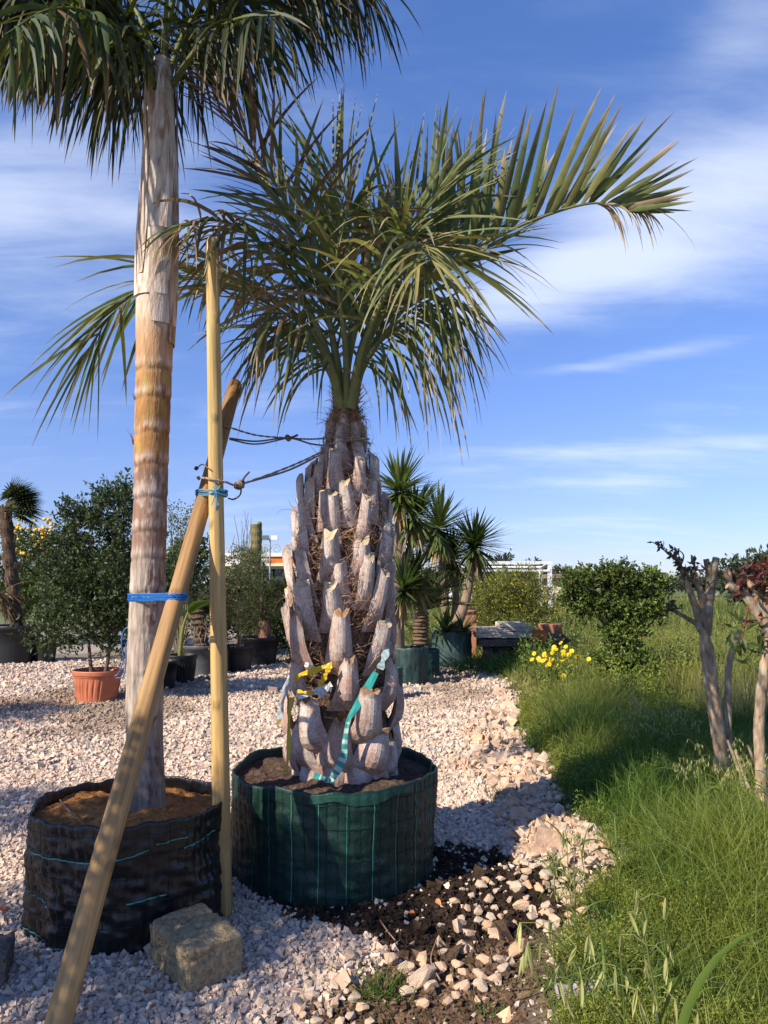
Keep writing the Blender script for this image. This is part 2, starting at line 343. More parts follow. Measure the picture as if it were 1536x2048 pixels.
# larger loose stones, each its own object
tmpl = []
for k in range(14):
    bm = bmesh.new(); r_ = np.random.default_rng(100+k)
    pts = nz(r_.normal(size=(22, 3)))*r_.uniform(.78, 1.06, (22, 1))
    pts = pts*np.array([1, .95, .9])
    for p_ in pts: bm.verts.new(p_*np.array([1, .78, .62])*.5)
    bmesh.ops.convex_hull(bm, input=bm.verts)
    bmesh.ops.delete(bm, geom=[v_ for v_ in bm.verts if not v_.link_faces], context='VERTS')
    bmesh.ops.bevel(bm, geom=[e for e in bm.edges if e.is_valid and len(e.link_faces) == 2 and e.calc_face_angle(0) > .9], offset=.018, segments=1, affect='EDGES')
    me = bpy.data.meshes.new('stone'); bm.to_mesh(me); bm.free()
    ca = me.color_attributes.new('Col', 'FLOAT_COLOR', 'POINT'); cc = stone_cols(1, (.52, .40, .29), .14, .7)[0]
    ca.data.foreach_set('color', np.tile(np.append(cc, 1), (len(me.vertices), 1)).ravel()); me.materials.append(M_STONE); tmpl.append(me)
def stone(px, py, size_px, label, group, k=None):
    p = G(px, py, .03); s = size_px*mpp(p)
    o = bpy.data.objects.new('stone', tmpl[k if k is not None else random.randrange(14)]); COL.objects.link(o)
    o.location = (p[0], p[1], float(hgt(p[0], p[1]))+s*.2); o.scale = (s, s*random.uniform(.8, 1.1), s*random.uniform(.85, 1.1))
    o.rotation_euler = (random.uniform(-.3, .3), random.uniform(-.3, .3), random.uniform(0, 6.28)); return tag(o, label, 'stone', group)
def inpoly(px, py, poly):
    c = False; j = len(poly)-1
    for i in range(len(poly)):
        (a0, b0), (a1, b1) = poly[i], poly[j]
        if (b0 > py) != (b1 > py) and px < (a1-a0)*(py-b0)/(b1-b0)+a0: c = not c
        j = i
    return c
def stone_bed(poly, n, s0, s1, label, group):
    xs = [q[0] for q in poly]; ys = [q[1] for q in poly]; done = []; tries = 0
    while len(done) < n and tries < n*40:
        tries += 1; a_, b_ = random.uniform(min(xs), max(xs)), random.uniform(min(ys), max(ys)); s = random.uniform(s0, s1)
        if not inpoly(a_, b_, poly) or any(math.hypot((a_-u)/1.0, (b_-v_)*1.9) < .42*(s+w_) for u, v_, w_ in done): continue
        done.append((a_, b_, s)); stone(a_, b_, s, label, group)
stone_bed([(1050, 1715), (1110, 1680), (1190, 1700), (1250, 1745), (1200, 1790), (1150, 1850), (1080, 1850), (1030, 1790)], 70, 24, 46, 'pale limestone lump heaped beside the grass right of the green pot', 'stones heaped by the grass edge')
stone_bed([(905, 1760), (1040, 1700), (1060, 1800), (990, 1850), (900, 1830)], 26, 16, 36, 'pale stone lying loose on the spilt dark soil', 'stones on the spilt soil')
stone_bed([(800, 1935), (850, 1890), (940, 1885), (1000, 1900), (1010, 1935), (920, 1985), (820, 1990)], 26, 28, 52, 'chunky limestone lump in the small heap on the bare brown earth', 'stones heaped on the brown earth')
stone_bed([(600, 1960), (700, 1935), (740, 2000), (760, 2048), (600, 2048)], 26, 18, 40, 'pinkish stone where white gravel meets the brown earth', 'stones where gravel meets earth')
stone_bed([(960, 1570), (1030, 1530), (1120, 1545), (1150, 1570), (1090, 1640), (1010, 1650), (960, 1610)], 60, 18, 32, 'pinkish limestone lump in the rubble band behind the green pot', 'stones in the rubble band')
stone_bed([(940, 1470), (1010, 1440), (1050, 1500), (1000, 1530), (930, 1520)], 34, 13, 22, 'small pinkish stone at the tall grass beyond the rubble band', 'stones in the far rubble')
stone(1036, 1893, 62, 'single rounded orange limestone cobble alone on the brown earth', None, 3)
stone(700, 1900, 46, 'flat pointed pinkish stone on dark soil before the green pot', None, 5)
stone(595, 2000, 44, 'upright pale pebble standing in the white gravel', None, 7)
stone(845, 1948, 78, 'broad flat limestone slab, largest stone on the brown earth', None, 1)
stone(780, 1908, 50, 'wedge shaped pale stone on dark soil in front of the pot', None, 9)

# ------------------------------------------------------------------ tuff block
def block(name, base, size, rz, tilt, label, col, seed):
    bm = bmesh.new(); bmesh.ops.create_cube(bm, size=2); bmesh.ops.subdivide_edges(bm, edges=list(bm.edges), cuts=17, use_grid_fill=True)
    for v_ in bm.verts:
        q_ = np.array(v_.co); n8 = (np.abs(q_)**26).sum()**(1/26); q_ = q_/n8; v_.co = Vector(q_*np.array(size)/2)
    bmesh.ops.triangulate(bm, faces=list(bm.faces)); bm.normal_update(); bm.verts.ensure_lookup_table()
    Vv = np.array([v_.co[:] for v_ in bm.verts]); Nn = np.array([v_.normal[:] for v_ in bm.verts])
    F = np.array([[v_.index for v_ in f.verts] for f in bm.faces]); bm.free()
    d = (fbm(Vv, 7, seed, 3)-.5)*.018+(fbm(Vv, 45, seed+4, 2)-.5)*.006 - .014*sstep(fbm(Vv, 26, seed+9, 2), .66, .74)
    Vv = Vv+Nn*d[:, None]
    R = np.array(Matrix.Rotation(rz, 3, 'Z') @ Matrix.Rotation(tilt[0], 3, 'X') @ Matrix.Rotation(tilt[1], 3, 'Y'))
    Vv = Vv@R.T; Vv[:, 2] -= Vv[:, 2].min()+.012
    cc = np.array(col)*(.75+.5*fbm(Vv, 14, seed+2, 3))[:, None]
    o = build(name, [(Vv+np.array(base), F, cc)], M_TUFF, origin=base, smooth=False)
    return tag(o, label, 'stone block')
M_TUFF = attr_mat('tuff', .95, 0, 55, .45, .1, 1.0, 130)
b0 = G(388, 1960); block('tuff_block', (b0[0]-.02, b0[1]+.09, 0), (.335, .235, .155), math.radians(-49), (.05, .04), 'rough tan tuff building block on the gravel before the black pot', (.36, .27, .15), 3)
b0 = G(-12, 1960); block('tuff_block', (b0[0]-.05, b0[1], 0), (.2, .2, .13), .3, (0, 0), 'dark stone block on the gravel left of the black pot', (.16, .13, .10), 8)

# ------------------------------------------------------------------ fabric pots
M_BLACKF = attr_mat('black_ground_cloth', .34, 0, 60, .3, .5, .3, 40, (1, 1, .5))
M_GREENF = attr_mat('green_ground_cloth', .5, 0, 60, .3, .4, .3, 120)
M_WIRE = attr_mat('coated_wire', .45, 0, 60, .2, .4)
def fabric_pot(name, cx, cy, rx, ry, h, label, col, mat, soilcol, wirecol, nv, hz, wob, seed, soilz=.05, taper=.03, wr=.010, vstripes=None, hstripes=None, stripecol=(.1, .4, .3), res=(220, 46), group=None, bulge=.0, cat='pot'):
    base = np.array([cx, cy, 0.]); r = thing(name, base, label, cat, group)
    def surf(th, z, off=0.):
        th = np.asarray(th, float); z = np.asarray(z, float); s = z/h
        q = np.stack([np.cos(th)*2.2, np.sin(th)*2.2, z*2.5], -1)
        big = (fbm(q, 1.1, seed, 2)-.5)*wob
        ph = th*nv/(2*np.pi); near = np.abs((ph+.5) % 1-.5)*2
        dent = -wr*.30*(1-near)**2
        wrk = (fbm(np.stack([np.cos(th)*3+z*6, np.sin(th)*3+z*6, z*14], -1), 2.2, seed+3, 3)-.5)*wr*1.5*sstep(s, 1.02, .85)
        f = 1-taper*(1-s)+bulge*np.sin(np.pi*np.clip(s, 0, 1))
        rr = f+(big+dent+wrk+off)/rx
        top = 1+ (.035*(fbm(np.stack([np.cos(th)*2, np.sin(th)*2, 0*th], -1), 1.6, seed+5, 2)-.5)*2+.006*np.sin(th*23+seed))*sstep(s, .5, 1)
        return np.stack([cx+np.cos(th)*rx*rr, cy+np.sin(th)*ry*rr, z*top], -1)
    nt_, nz_ = res; th = np.linspace(0, 2*np.pi, nt_, endpoint=False); z = np.linspace(-.012, h, nz_)
    TH, Z = np.meshgrid(th, z); Vo = surf(TH, Z)
    zi = np.linspace(h, h-soilz-.06, 8); TI, ZI = np.meshgrid(th, zi); Vi = surf(TI, ZI, -.010)
    lip = np.concatenate([Vo, ((Vo[-1]+Vi[0])/2+np.array([0, 0, .006]))[None], Vi], 0)
    nn = .8+.4*fbm(lip.reshape(-1, 3), 6, seed, 2)
    build('fabric_wall', [(lip.reshape(-1, 3), grid_faces(len(lip), nt_, True), np.array(col)*nn[:, None])], mat, r, base, True)
    # soil
    nr = 34; rr = np.linspace(0, 1, nr); RR, T2 = np.meshgrid(rr, th, indexing='ij'); ring = surf(th, np.full(nt_, h-soilz), -.004)
    Vs = np.zeros((nr, nt_, 3)); ctr = np.array([cx, cy, h-soilz])
    Vs[:] = ctr+(ring-ctr)[None]*RR[..., None]
    q = Vs.reshape(-1, 3); bump_ = ((fbm(q, 6, seed+11, 3)-.5)*.07+(fbm(q, 30, seed+12, 2)-.5)*.03)
    q[:, 2] = h-soilz+bump_+.025*(1-RR.ravel()**2)
    sc = np.array(soilcol)*(.55+.9*fbm(q, 12, seed+13, 3))[:, None]
    build('soil', [(q, grid_faces(nr, nt_, True), sc)], M_SOIL, r, base, False)
    # wire cage
    w = []
    for k in range(nv):
        a_ = 2*np.pi*k/nv; zz_ = np.linspace(.0, h*.985, 12); w += tube(surf(np.full(12, a_), zz_, .0022), .0013, 4, wirecol, False)
    for z_ in hz:
        tt = np.linspace(0, 2*np.pi, 140); w += tube(surf(tt, np.full(140, z_)+.004*np.sin(tt*3+z_*40), .0024), .0014, 4, wirecol, False)
    if w: build('wire_mesh', w, M_WIRE, r, base, True)
    def strip(a0, a1, z0, z1, wdt, n_=40):
        tt = np.linspace(a0, a1, n_); z2 = np.linspace(z0, z1, n_)
        horiz = abs(a1-a0) > .05
        if horiz: A, B = surf(tt, z2-wdt/2, .0028), surf(tt, z2+wdt/2, .0028)
        else: A, B = surf(tt-wdt/2/rx, z2, .0028), surf(tt+wdt/2/rx, z2, .0028)
        build('woven_stripe', [(np.stack([A, B], 1).reshape(-1, 3), grid_faces(n_, 2), stripecol)], M_WIRE, r, base, True)
    for a_ in (vstripes or []): strip(a_, a_+.006, .01, h*.97, .0035)
    for (a0, a1, z0, z1) in (hstripes or []): strip(a0, a1, z0, z1, .0045)
    return r, surf
D2 = math.radians
gp, gsurf = fabric_pot('grow_bag', -.27, 4.2, .545, .57, .515, 'big dark green fabric grow bag in wire mesh holding the stout stubby palm', (.0065, .030, .022), M_GREENF, (.085, .055, .04), (.006, .014, .012),
    64, [.04, .20, .35, .46], .05, 5, .05, .02, .013, vstripes=[2*math.pi*k/26+.05 for k in range(26)], stripecol=(.05, .22, .16))
bpz, bsurf = fabric_pot('grow_bag', -1.16, 3.57, .435, .40, .505, 'black plastic cloth grow bag in wire mesh holding the tall slim palm', (.0095, .009, .0088), M_BLACKF, (.30, .135, .045), (.005, .03, .026),
    62, [.02, .11, .20, .29, .38, .46], .07, 9, .045, .01, .022, hstripes=[(D2(195), D2(262), .385, .36), (D2(262), D2(296), .36, .40), (D2(300), D2(318), .42, .43), (D2(316), D2(345), .385, .40), (D2(196), D2(238), .20, .165), (D2(285), D2(306), .20, .215), (D2(205), D2(232), .04, .02), (D2(246), D2(262), .02, .02)], stripecol=(.05, .30, .26))

# fold of cloth over the rim and a scrap on the far side of the green bag
tt = np.linspace(D2(262), D2(318), 40); zt = np.linspace(0, 1, 5); TT, ZT = np.meshgrid(tt, zt)
V_ = gsurf(TT, .513-ZT*(.045+.012*np.sin(TT*9)), .006); build('rim_fold', [(V_.reshape(-1, 3), grid_faces(5, 40), (.016, .075, .055))], M_GREENF, gp, (-.27, 4.2, 0), True)
# ------------------------------------------------------------------ stakes
M_WOOD, t, b, o = material('peeled_pine')
co = N(t, 'ShaderNodeTexCoord'); a = N(t, 'ShaderNodeAttribute', attribute_name='Col')
mp = N(t, 'ShaderNodeMapping'); mp.inputs['Scale'].default_value = (1, 1, .06); L(t, co.outputs['Object'], mp.inputs[0])
n = N(t, 'ShaderNodeTexNoise'); n.inputs['Scale'].default_value = 60; n.inputs['Detail'].default_value = 6; n.inputs['Distortion'].default_value = .8; L(t, mp.outputs[0], n.inputs['Vector'])
mr = N(t, 'ShaderNodeMapRange'); L(t, n.outputs[0], mr.inputs[0]); mr.inputs[1].default_value = .3; mr.inputs[2].default_value = .7; mr.inputs[3].default_value = .68; mr.inputs[4].default_value = 1.2
x = N(t, 'ShaderNodeMix', data_type='RGBA', blend_type='MULTIPLY'); x.inputs['Factor'].default_value = 1; L(t, a.outputs['Color'], x.inputs['A']); L(t, mr.outputs[0], x.inputs['B']); L(t, x.outputs['Result'], b.inputs['Base Color'])
b.inputs['Roughness'].default_value = .6; b.inputs['Specular IOR Level'].default_value = .3
bp = N(t, 'ShaderNodeBump'); bp.inputs['Strength'].default_value = .25; bp.inputs['Distance'].default_value = .004; L(t, n.outputs[0], bp.inputs['Height']); L(t, bp.outputs[0], b.inputs['Normal'])
def stake(p0, p1, r0, r1, label, col0, col1, seed, knots, cutcol, base_dark=0):
    p0, p1 = np.array(p0), np.array(p1); ln = np.linalg.norm(p1-p0); nr, ns = 160, 36
    s = np.linspace(0, 1, nr); th = np.linspace(0, 2*np.pi, ns, endpoint=False); S, T = np.meshgrid(s, th, indexing='ij')
    q = np.stack([np.cos(T), np.sin(T), S*ln*1.4], -1)
    R = lerp(r0, r1, S)*(1+.10*(fbm(q, .9, seed, 2)-.5)); top = 1-.25*sstep(S, 1-.012/ln*1.2, 1)**2; R = R*top
    col = lerp(np.array(col0), np.array(col1), S[..., None])*(.62+.76*fbm(q*np.array([1, 1, .5]), 2.2, seed+2, 3))[..., None]*(.72+.56*fbm(q*np.array([5, 5, .35]), 2.0, seed+3, 3))[..., None]
    crack = 1-sstep(np.abs(T-(4.3+.25*np.sin(S*5+seed))), .0, .05); cm = crack*sstep(fbm(q, .6, seed+5, 1), .4, .6); R = R-cm*.003; col = col*(1-.75*cm[..., None])
    rk = np.random.default_rng(seed+90); knots = list(knots)+[(rk.random(), rk.uniform(0, 2*np.pi)) for _ in range(14)]
    for (ks, kt) in knots:
        dd = np.hypot((S-ks)*ln, ((T-kt+np.pi) % (2*np.pi)-np.pi)*r0)
        kn = np.exp(-(dd/.016)**2); R = R+.004*kn; ringk = np.exp(-((dd-.018)/.006)**2); col = col*(1-.6*np.exp(-(dd/.009)**2)-.45*ringk)[..., None]
    cx = .006*(fbm(np.stack([S*3, 0*S, 0*S], -1), 1, seed+8, 2)-.5)*2
    V = np.stack([np.cos(T)*R+cx, np.sin(T)*R, S*ln], -1).reshape(-1, 3)
    parts = [(V, grid_faces(nr, ns, True), col.reshape(-1, 3))]
    for e, zc_ in ((0, -.0), (nr-1, ln+.002)):
        ring = V[e*ns:(e+1)*ns]; VV = np.vstack([ring, [[ring[:, 0].mean(), ring[:, 1].mean(), zc_]]]); i = np.arange(ns); j = (i+1) % ns
        F = np.stack([i, j, np.full(ns, ns)], 1) if e else np.stack([j, i, np.full(ns, ns)], 1); parts.append((VV, F, np.array(cutcol)))
    o = build('wooden_stake', parts, M_WOOD, smooth=True)
    o.rotation_mode = 'QUATERNION'; o.rotation_quaternion = Vector(p1-p0).to_track_quat('Z', 'Y'); o.location = tuple(p0)
    return tag(o, label, 'wooden stake', None)
VP_Y = 3.56
vp0 = P(447, 1815, VP_Y); vp0[2] = -.05; vp1 = P(424, 478, VP_Y)
stake(vp0, vp1, .0425, .031, 'upright pale peeled wooden stake between the two grow bags', (.44, .27, .10), (.66, .45, .17), 4, [(.62, 4.4), (.84, 4.5), (.47, 4.9), (.33, 4.1)], (.3, .2, .1))
LA, LB = P(110, 2070, 2.62), P(472, 765, 3.98)
LA = LA+(LA-LB)*.02
stake(LA, LB, .045, .036, 'leaning brown peeled wooden stake propped in front of the black grow bag', (.46, .27, .10), (.27, .14, .05), 14, [(.355, 4.6), (.74, 4.9), (.80, 4.4), (.55, 5.0)], (.14, .08, .04))
def lean_at(py):       # point of the leaning stake's axis at a picture height
    best = min(np.linspace(0, 1, 400), key=lambda u: abs(1024-FPX*np.dot(lerp(LA, LB, u)-C0, UPV)/np.dot(lerp(LA, LB, u)-C0, FWD)-py)); return lerp(LA, LB, best)

# ------------------------------------------------------------------ tall slim palm (left)
QY = 3.53; qbase = P(294, 1640, QY); qbase[2] = .40
qp = thing('palm_tree', qbase, 'tall slim palm with ringed brown trunk growing from the black grow bag', 'palm tree')
prof = [(1690, 294, 47), (1640, 294, 44), (1610, 293, 39), (1560, 293, 35), (1480, 290, 35), (1400, 289, 35.5), (1300, 291, 34.5), (1200, 294, 34), (1100, 298, 33), (1000, 301, 32.5), (900, 303, 33.5), (800, 306, 34.5), (700, 309, 35.5), (640, 311, 38), (560, 313, 39), (480, 315, 39), (400, 318, 36), (320, 320, 32), (250, 321, 29), (180, 322, 24), (120, 324, 16)]
pc = np.array([P(x_, y_, QY) for y_, x_, _ in prof]); pr = np.array([h_*mpp(P(x_, y_, QY)) for y_, x_, h_ in prof])
def q_at(py): # centre, radius
    ys = [-p_[0] for p_ in prof]; return np.array([np.interp(-py, ys, pc[:, k]) for k in range(3)]), np.interp(-py, ys, pr)
rings = [732, 788, 858, 920, 984, 1052, 1107, 1175, 1254, 1338, 1420, 1500, 1555]
nr, ns = 620, 90
pys = np.linspace(1690, 120, nr); th = np.linspace(0, 2*np.pi, ns, endpoint=False)
CC = np.array([q_at(v_)[0] for v_ in pys]); RR = np.array([q_at(v_)[1] for v_ in pys])
TT, PY = np.meshgrid(th, pys); ca, sa = np.cos(TT), np.sin(TT)
q = np.stack([ca, sa, PY*.012], -1)
R = np.repeat(RR[:, None], ns, 1)
wav = PY+7*(fbm(np.stack([ca, sa, PY*.003], -1), 1.3, 41, 2)-.5)*2
low = sstep(PY, 1060, 1180); up = 1-sstep(PY, 600, 700)
groove = fbm(np.stack([ca*9, sa*9, PY*.012], -1), 1.6, 42, 3)-.5
R = R+groove*.008*(low*.9+.25)
scar = np.zeros_like(R); pale = np.zeros_like(R)
for y_ in rings:
    amp = 1.0 if y_ < 1200 else .35
    R = R+amp*.0018*np.exp(-((wav-y_)/7)**2)-amp*.0025*np.exp(-((wav-y_-12)/5)**2)
    scar = np.maximum(scar, amp*np.exp(-((wav-y_-11)/4.5)**2)); pale = np.maximum(pale, amp*np.exp(-((wav-y_+3)/10)**2))
n_a = fbm(q, 2.2, 43, 4); n_b = fbm(np.stack([ca*2, sa*2, PY*.03], -1), 1.5, 44, 4); n_c = fbm(np.stack([ca*7, sa*7, PY*.02], -1), 1.6, 45, 3)
def mixc_(c, col, w): return c*(1-w[..., None])+np.array(col)*w[..., None]
c = np.tile(np.array([.36, .29, .23]), R.shape+(1,))*(.55+.9*n_c)[..., None]                   # grey fibrous base
mid = 1-sstep(PY, 1075, 1140); c = mixc_(c, (.21, .105, .065), mid*(.75)); c = mixc_(c, (.44, .35, .29), mid*sstep(n_b, .52, .68)*.8)
org = (1-sstep(PY, 900, 960)); c = mixc_(c, (.40, .20, .065), org*.85); c = mixc_(c, (.36, .27, .06), org*sstep(n_b, .5, .66)*.75); c = mixc_(c, (.24, .09, .04), org*sstep(n_a, .52, .68)*.8)
c = mixc_(c, (.52, .31, .17), (1-sstep(PY, 700, 790))*.75)
c = mixc_(c, (.60, .49, .38), up*.85); c = mixc_(c, (.42, .22, .10), up*sstep(n_a, .55, .7)*.8)
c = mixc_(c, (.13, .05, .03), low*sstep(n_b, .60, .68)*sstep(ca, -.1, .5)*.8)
c = mixc_(c, (.10, .08, .07), sstep(PY, 1380, 1500)*.55)  # shade lying over the lower trunk, put into the bark colour
c = mixc_(c, (.55, .47, .40), np.clip(pale*.55*sstep(n_c, .42, .55), 0, 1)); c = mixc_(c, (.10, .05, .03), np.clip(scar*.55*sstep(n_b, .35, .6), 0, 1))
V = CC[:, None]+np.stack([ca*R, sa*R, 0*R], -1)
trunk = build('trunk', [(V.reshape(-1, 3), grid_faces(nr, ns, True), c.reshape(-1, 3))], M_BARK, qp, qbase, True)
# leaf sheaths wrapping the top of the trunk
def sheath(a0, wa, y0, y1, flare, col, seed):
    nn, mm = 46, 17; pys_ = np.linspace(y0, y1, nn); out = []
    V = np.zeros((2, nn, mm, 3)); C = np.zeros((2, nn, mm, 3))
    for i, v_ in enumerate(pys_):
        s = i/(nn-1); c_, r_ = q_at(max(v_, 120)); half = wa*(.55+.45*np.sin(np.pi*min(1, s*.8+.15)))*(1-.72*s**2.5)
        aa = a0+half*np.linspace(-1, 1, mm)+.05*(vnoise(np.array([[s*6, seed, 0]]), 1, seed)[0]-.5)
        o_ = .007+flare*s**2.2+.004*np.abs(np.linspace(-1, 1, mm))**3
        for k in (0, 1):
            r2 = (r_*(1-.15*s)+o_-k*.005); dirv = np.stack([np.cos(aa), np.sin(aa), 0*aa], 1)
            V[k, i] = c_+dirv*np.array(r2)[..., None] if np.ndim(r2) else c_+dirv*r2
        qn = np.stack([aa*4, np.full(mm, s*9), np.full(mm, seed)], 1)
        C[:, i] = np.array(col)*(.6+.75*fbm(qn*np.array([3, .5, 1]), 1.5, seed, 3))[:, None]
        C[:, i] = lerp(C[:, i], np.array([.33, .15, .06]), (sstep(fbm(qn, 1.2, seed+3, 2), .55, .7)*.7)[:, None])
    F = grid_faces(nn, mm)
    parts = [(V[0].reshape(-1, 3), F, C[0].reshape(-1, 3)), (V[1].reshape(-1, 3), F[:, ::-1], C[1].reshape(-1, 3)*.6)]
    for col_ in (0, mm-1): parts.append((np.stack([V[0][:, col_], V[1][:, col_]], 1).reshape(-1, 3), grid_faces(nn, 2), C[0][:, col_].mean(0)*.5))
    return build('leaf_sheath', parts, M_BARK, qp, qbase, True)
for (a_, w_, y0, y1, fl, col_, sd_) in [(D2(262), 1.25, 600, 200, .010, (.66, .55, .44), 1), (D2(205), 1.0, 560, 160, .02, (.56, .44, .33), 2), (D2(318), .95, 655, 235, .02, (.60, .48, .37), 3), (D2(20), 1.1, 690, 180, .02, (.5, .36, .25), 4), (D2(120), 1.2, 560, 160, .02, (.5, .4, .3), 5), (D2(286), .55, 470, 150, .03, (.70, .60, .48), 6), (D2(240), .5, 330, 140, .035, (.6, .5, .38), 7)]:
    sheath(a_, w_, y0, y1, fl, col_, sd_)
# curled bark flakes
for (py, an, ln, seed) in [(800, 3.2, .05, 3), (890, 3.15, .09, 4)]:
    c_, r_ = q_at(py); r2 = np.random.default_rng(seed); nfl = 5
    dv = np.array([math.cos(an), math.sin(an), 0]); tg = np.array([-dv[1], dv[0], 0])
    p_ = np.repeat((c_+dv*(r_+.004))[None], nfl, 0)+tg*r2.uniform(-.02, .02, (nfl, 1)); d_ = dv*.12+tg*r2.uniform(-.25, .25, (nfl, 1))+np.array([0, 0, 1.])*r2.uniform(.3, 1, (nfl, 1))
    V_, F_, C_ = ribbons(p_, d_, np.tile(tg, (nfl, 1)), ln*r2.uniform(.5, 1, nfl), .012, 1.0, 5, 0, 'grass', (.44, .29, .17), (.34, .2, .11))
    build('bark_flake', [join(V_, F_, C_)], M_BARK, qp, qbase, True)

def frond_geo(ctrl, n, Lf, Wf, vee, a0, a1, droop, t0=.2, r0=.02, r1=.002, col=(.07, .10, .035), var=.3, brown=.05, bcol=(.30, .21, .12), up=(0, 0, 1), lp=(.55, 1, .5), sides=(1, -1), twist=.4, tip=(.42, .34, .24), tipfrac=.12, veer=.15, rcol=(.16, .18, .06), nseg=5, fold=.16, seed=0, tipcut=0, prof='leaflet', angr=.10, rflat=1):
    r_ = np.random.default_rng(seed+500); pts = cr(ctrl, 60); T = nz(np.gradient(pts, axis=0))
    rad = lerp(r0, r1, np.linspace(0, 1, 60)**.55)
    rc = np.array(rcol)*np.linspace(1.1, .8, 60)[:, None]
    rach = tube(pts, rad, 7, rc, True)
    ts, ds, ps, ws, ls, cs, dr, wd = [], [], [], [], [], [], [], []
    U = np.asarray(up, float)
    for s in sides:
        t_ = np.clip(np.linspace(t0, .995, n)+r_.normal(0, .25/n, n), t0*.9, 1)
        i = t_*59; k = np.minimum(i.astype(int), 58); f = (i-k)[:, None]
        p_ = pts[k]*(1-f)+pts[k+1]*f; tg = nz(T[k]*(1-f)+T[k+1]*f)
        S = np.cross(tg, U); S = nz(S); Nn = np.cross(S, tg)
        a_ = lerp(a0, a1, t_)+r_.normal(0, angr, n); v_ = vee+r_.normal(0, veer, n)
        d_ = np.cos(a_)[:, None]*tg+np.sin(a_)[:, None]*(s*np.cos(v_)[:, None]*S+np.sin(v_)[:, None]*Nn)
        w_ = nz(tg-d_*np.sum(tg*d_, 1, keepdims=True)); w_ = w_+np.cross(d_, w_)*r_.normal(0, twist, (n, 1))
        tn = (t_-t0)/(1-t0); prl = np.interp(tn, [0, .35, 1], lp)
        ls.append(Lf*prl*r_.uniform(.82, 1.12, n)); wd.append(Wf*np.interp(tn, [0, .3, 1], [.75, 1, .55])*r_.uniform(.8, 1.15, n)); dr.append(droop*r_.uniform(.5, 1.5, n))
        cc = np.tile(np.array(col), (n, 1))*r_.uniform(1-var, 1+var, (n, 1)); cc[:, 0] *= r_.uniform(.85, 1.35, n)
        bm_ = r_.random(n) < (brown if not callable(brown) else brown(tn)); cc[bm_] = np.array(bcol)*r_.uniform(.6, 1.3, (bm_.sum(), 1))
        ps.append(p_); ds.append(d_); ws.append(w_); cs.append(cc)
    cat_ = lambda l_: np.concatenate(l_)
    c0 = cat_(cs); lf = ribbons(cat_(ps), cat_(ds), cat_(ws), cat_(ls), cat_(wd), cat_(dr), nseg, fold, prof, c0*1.1, c0*.95, tip=tip, tipfrac=tipfrac)
    return rach, lf
def frond(parent, base, rach, lf, mat, single=False, name='frond'):
    o = build(name, rach, M_PALM, parent, base, True); Vv, F, Cv = lf
    if single:
        for i in range(len(Vv)): build('leaflet', [(Vv[i], F, Cv[i])], mat, o, base, True)
    else: tag(build('leaflets', [join(Vv, F, Cv)], mat, o, base, True), kind='stuff')
    return o
# crown of the slim palm: long arching fronds whose leaflets hang
qg = (.030, .042, .009)
def qf(px_list, n, single=False, Lf=.50, seed=0, droop=2.0, vee=-.35, brown=.03, wd=.026, col=qg, t0=.16, up=(0, 0, 1)):
    ctrl = [P(a_, b_, y_) for a_, b_, y_ in px_list]
    rc, lf = frond_geo(ctrl, int(n*.95), Lf*1.38, wd*1.1, vee, 1.15, .75, droop, t0, .022, .004, col, .35, brown, (.20, .12, .05), up, (.7, 1, .7), (1, -1), .9, (.26, .16, .07), .10, .75, (.15, .17, .05), 6, .12, seed, angr=.3)
    frond(qp, qbase, rc, lf, M_PALM, single)
qf([(312, 190, 3.50), (285, 120, 3.42), (215, 20, 3.30), (110, -35, 3.20), (-20, -10, 3.12), (-110, 60, 3.08)], 80, True, .50, 1, 1.9, -.5)
qf([(318, 190, 3.55), (290, 60, 3.62), (215, -60, 3.75), (90, -110, 3.9), (-60, -60, 4.0), (-150, 40, 4.1)], 95, False, .62, 2, 2.2, -.5)
qf([(335, 190, 3.55), (380, 110, 3.58), (450, 10, 3.60), (540, -50, 3.62), (640, -70, 3.64), (740, -20, 3.66)], 70, True, .50, 3, 1.8, -.5)
qf([(330, 180, 3.58), (372, 60, 3.75), (470, -70, 4.0), (600, -120, 4.2), (720, -60, 4.4)], 80, False, .60, 4, 2.2, -.5)
qf([(322, 190, 3.52), (330, 60, 3.50), (335, -100, 3.45), (325, -260, 3.3), (300, -350, 3.0)], 70, False, .55, 5, 2.0, -.3, t0=.42)
qf([(312, 185, 3.50), (270, 90, 3.25), (190, 30, 2.95), (100, 20, 2.7), (10, 70, 2.5)], 46, False, .40, 6, 2.0, -.5, col=(.06, .08, .018), t0=.3)
qf([(330, 170, 3.60), (340, 20, 3.95), (400, -120, 4.5), (480, -160, 5.0)], 80, False, .60, 7, 2.0, -.4)
qf([(312, 180, 3.56), (260, 90, 3.9), (160, 20, 4.4), (60, 20, 4.8)], 90, False, .60, 8, 2.2, -.5)
qf([(316, 180, 3.52), (275, 70, 3.40), (180, -50, 3.35), (60, -70, 3.3), (-60, -20, 3.3)], 95, False, .55, 9, 2.2, -.6)
qf([(335, 185, 3.55), (400, 90, 3.4), (470, 40, 3.2), (560, 30, 3.0)], 30, False, .36, 10, 2.0, -.5, t0=.35)

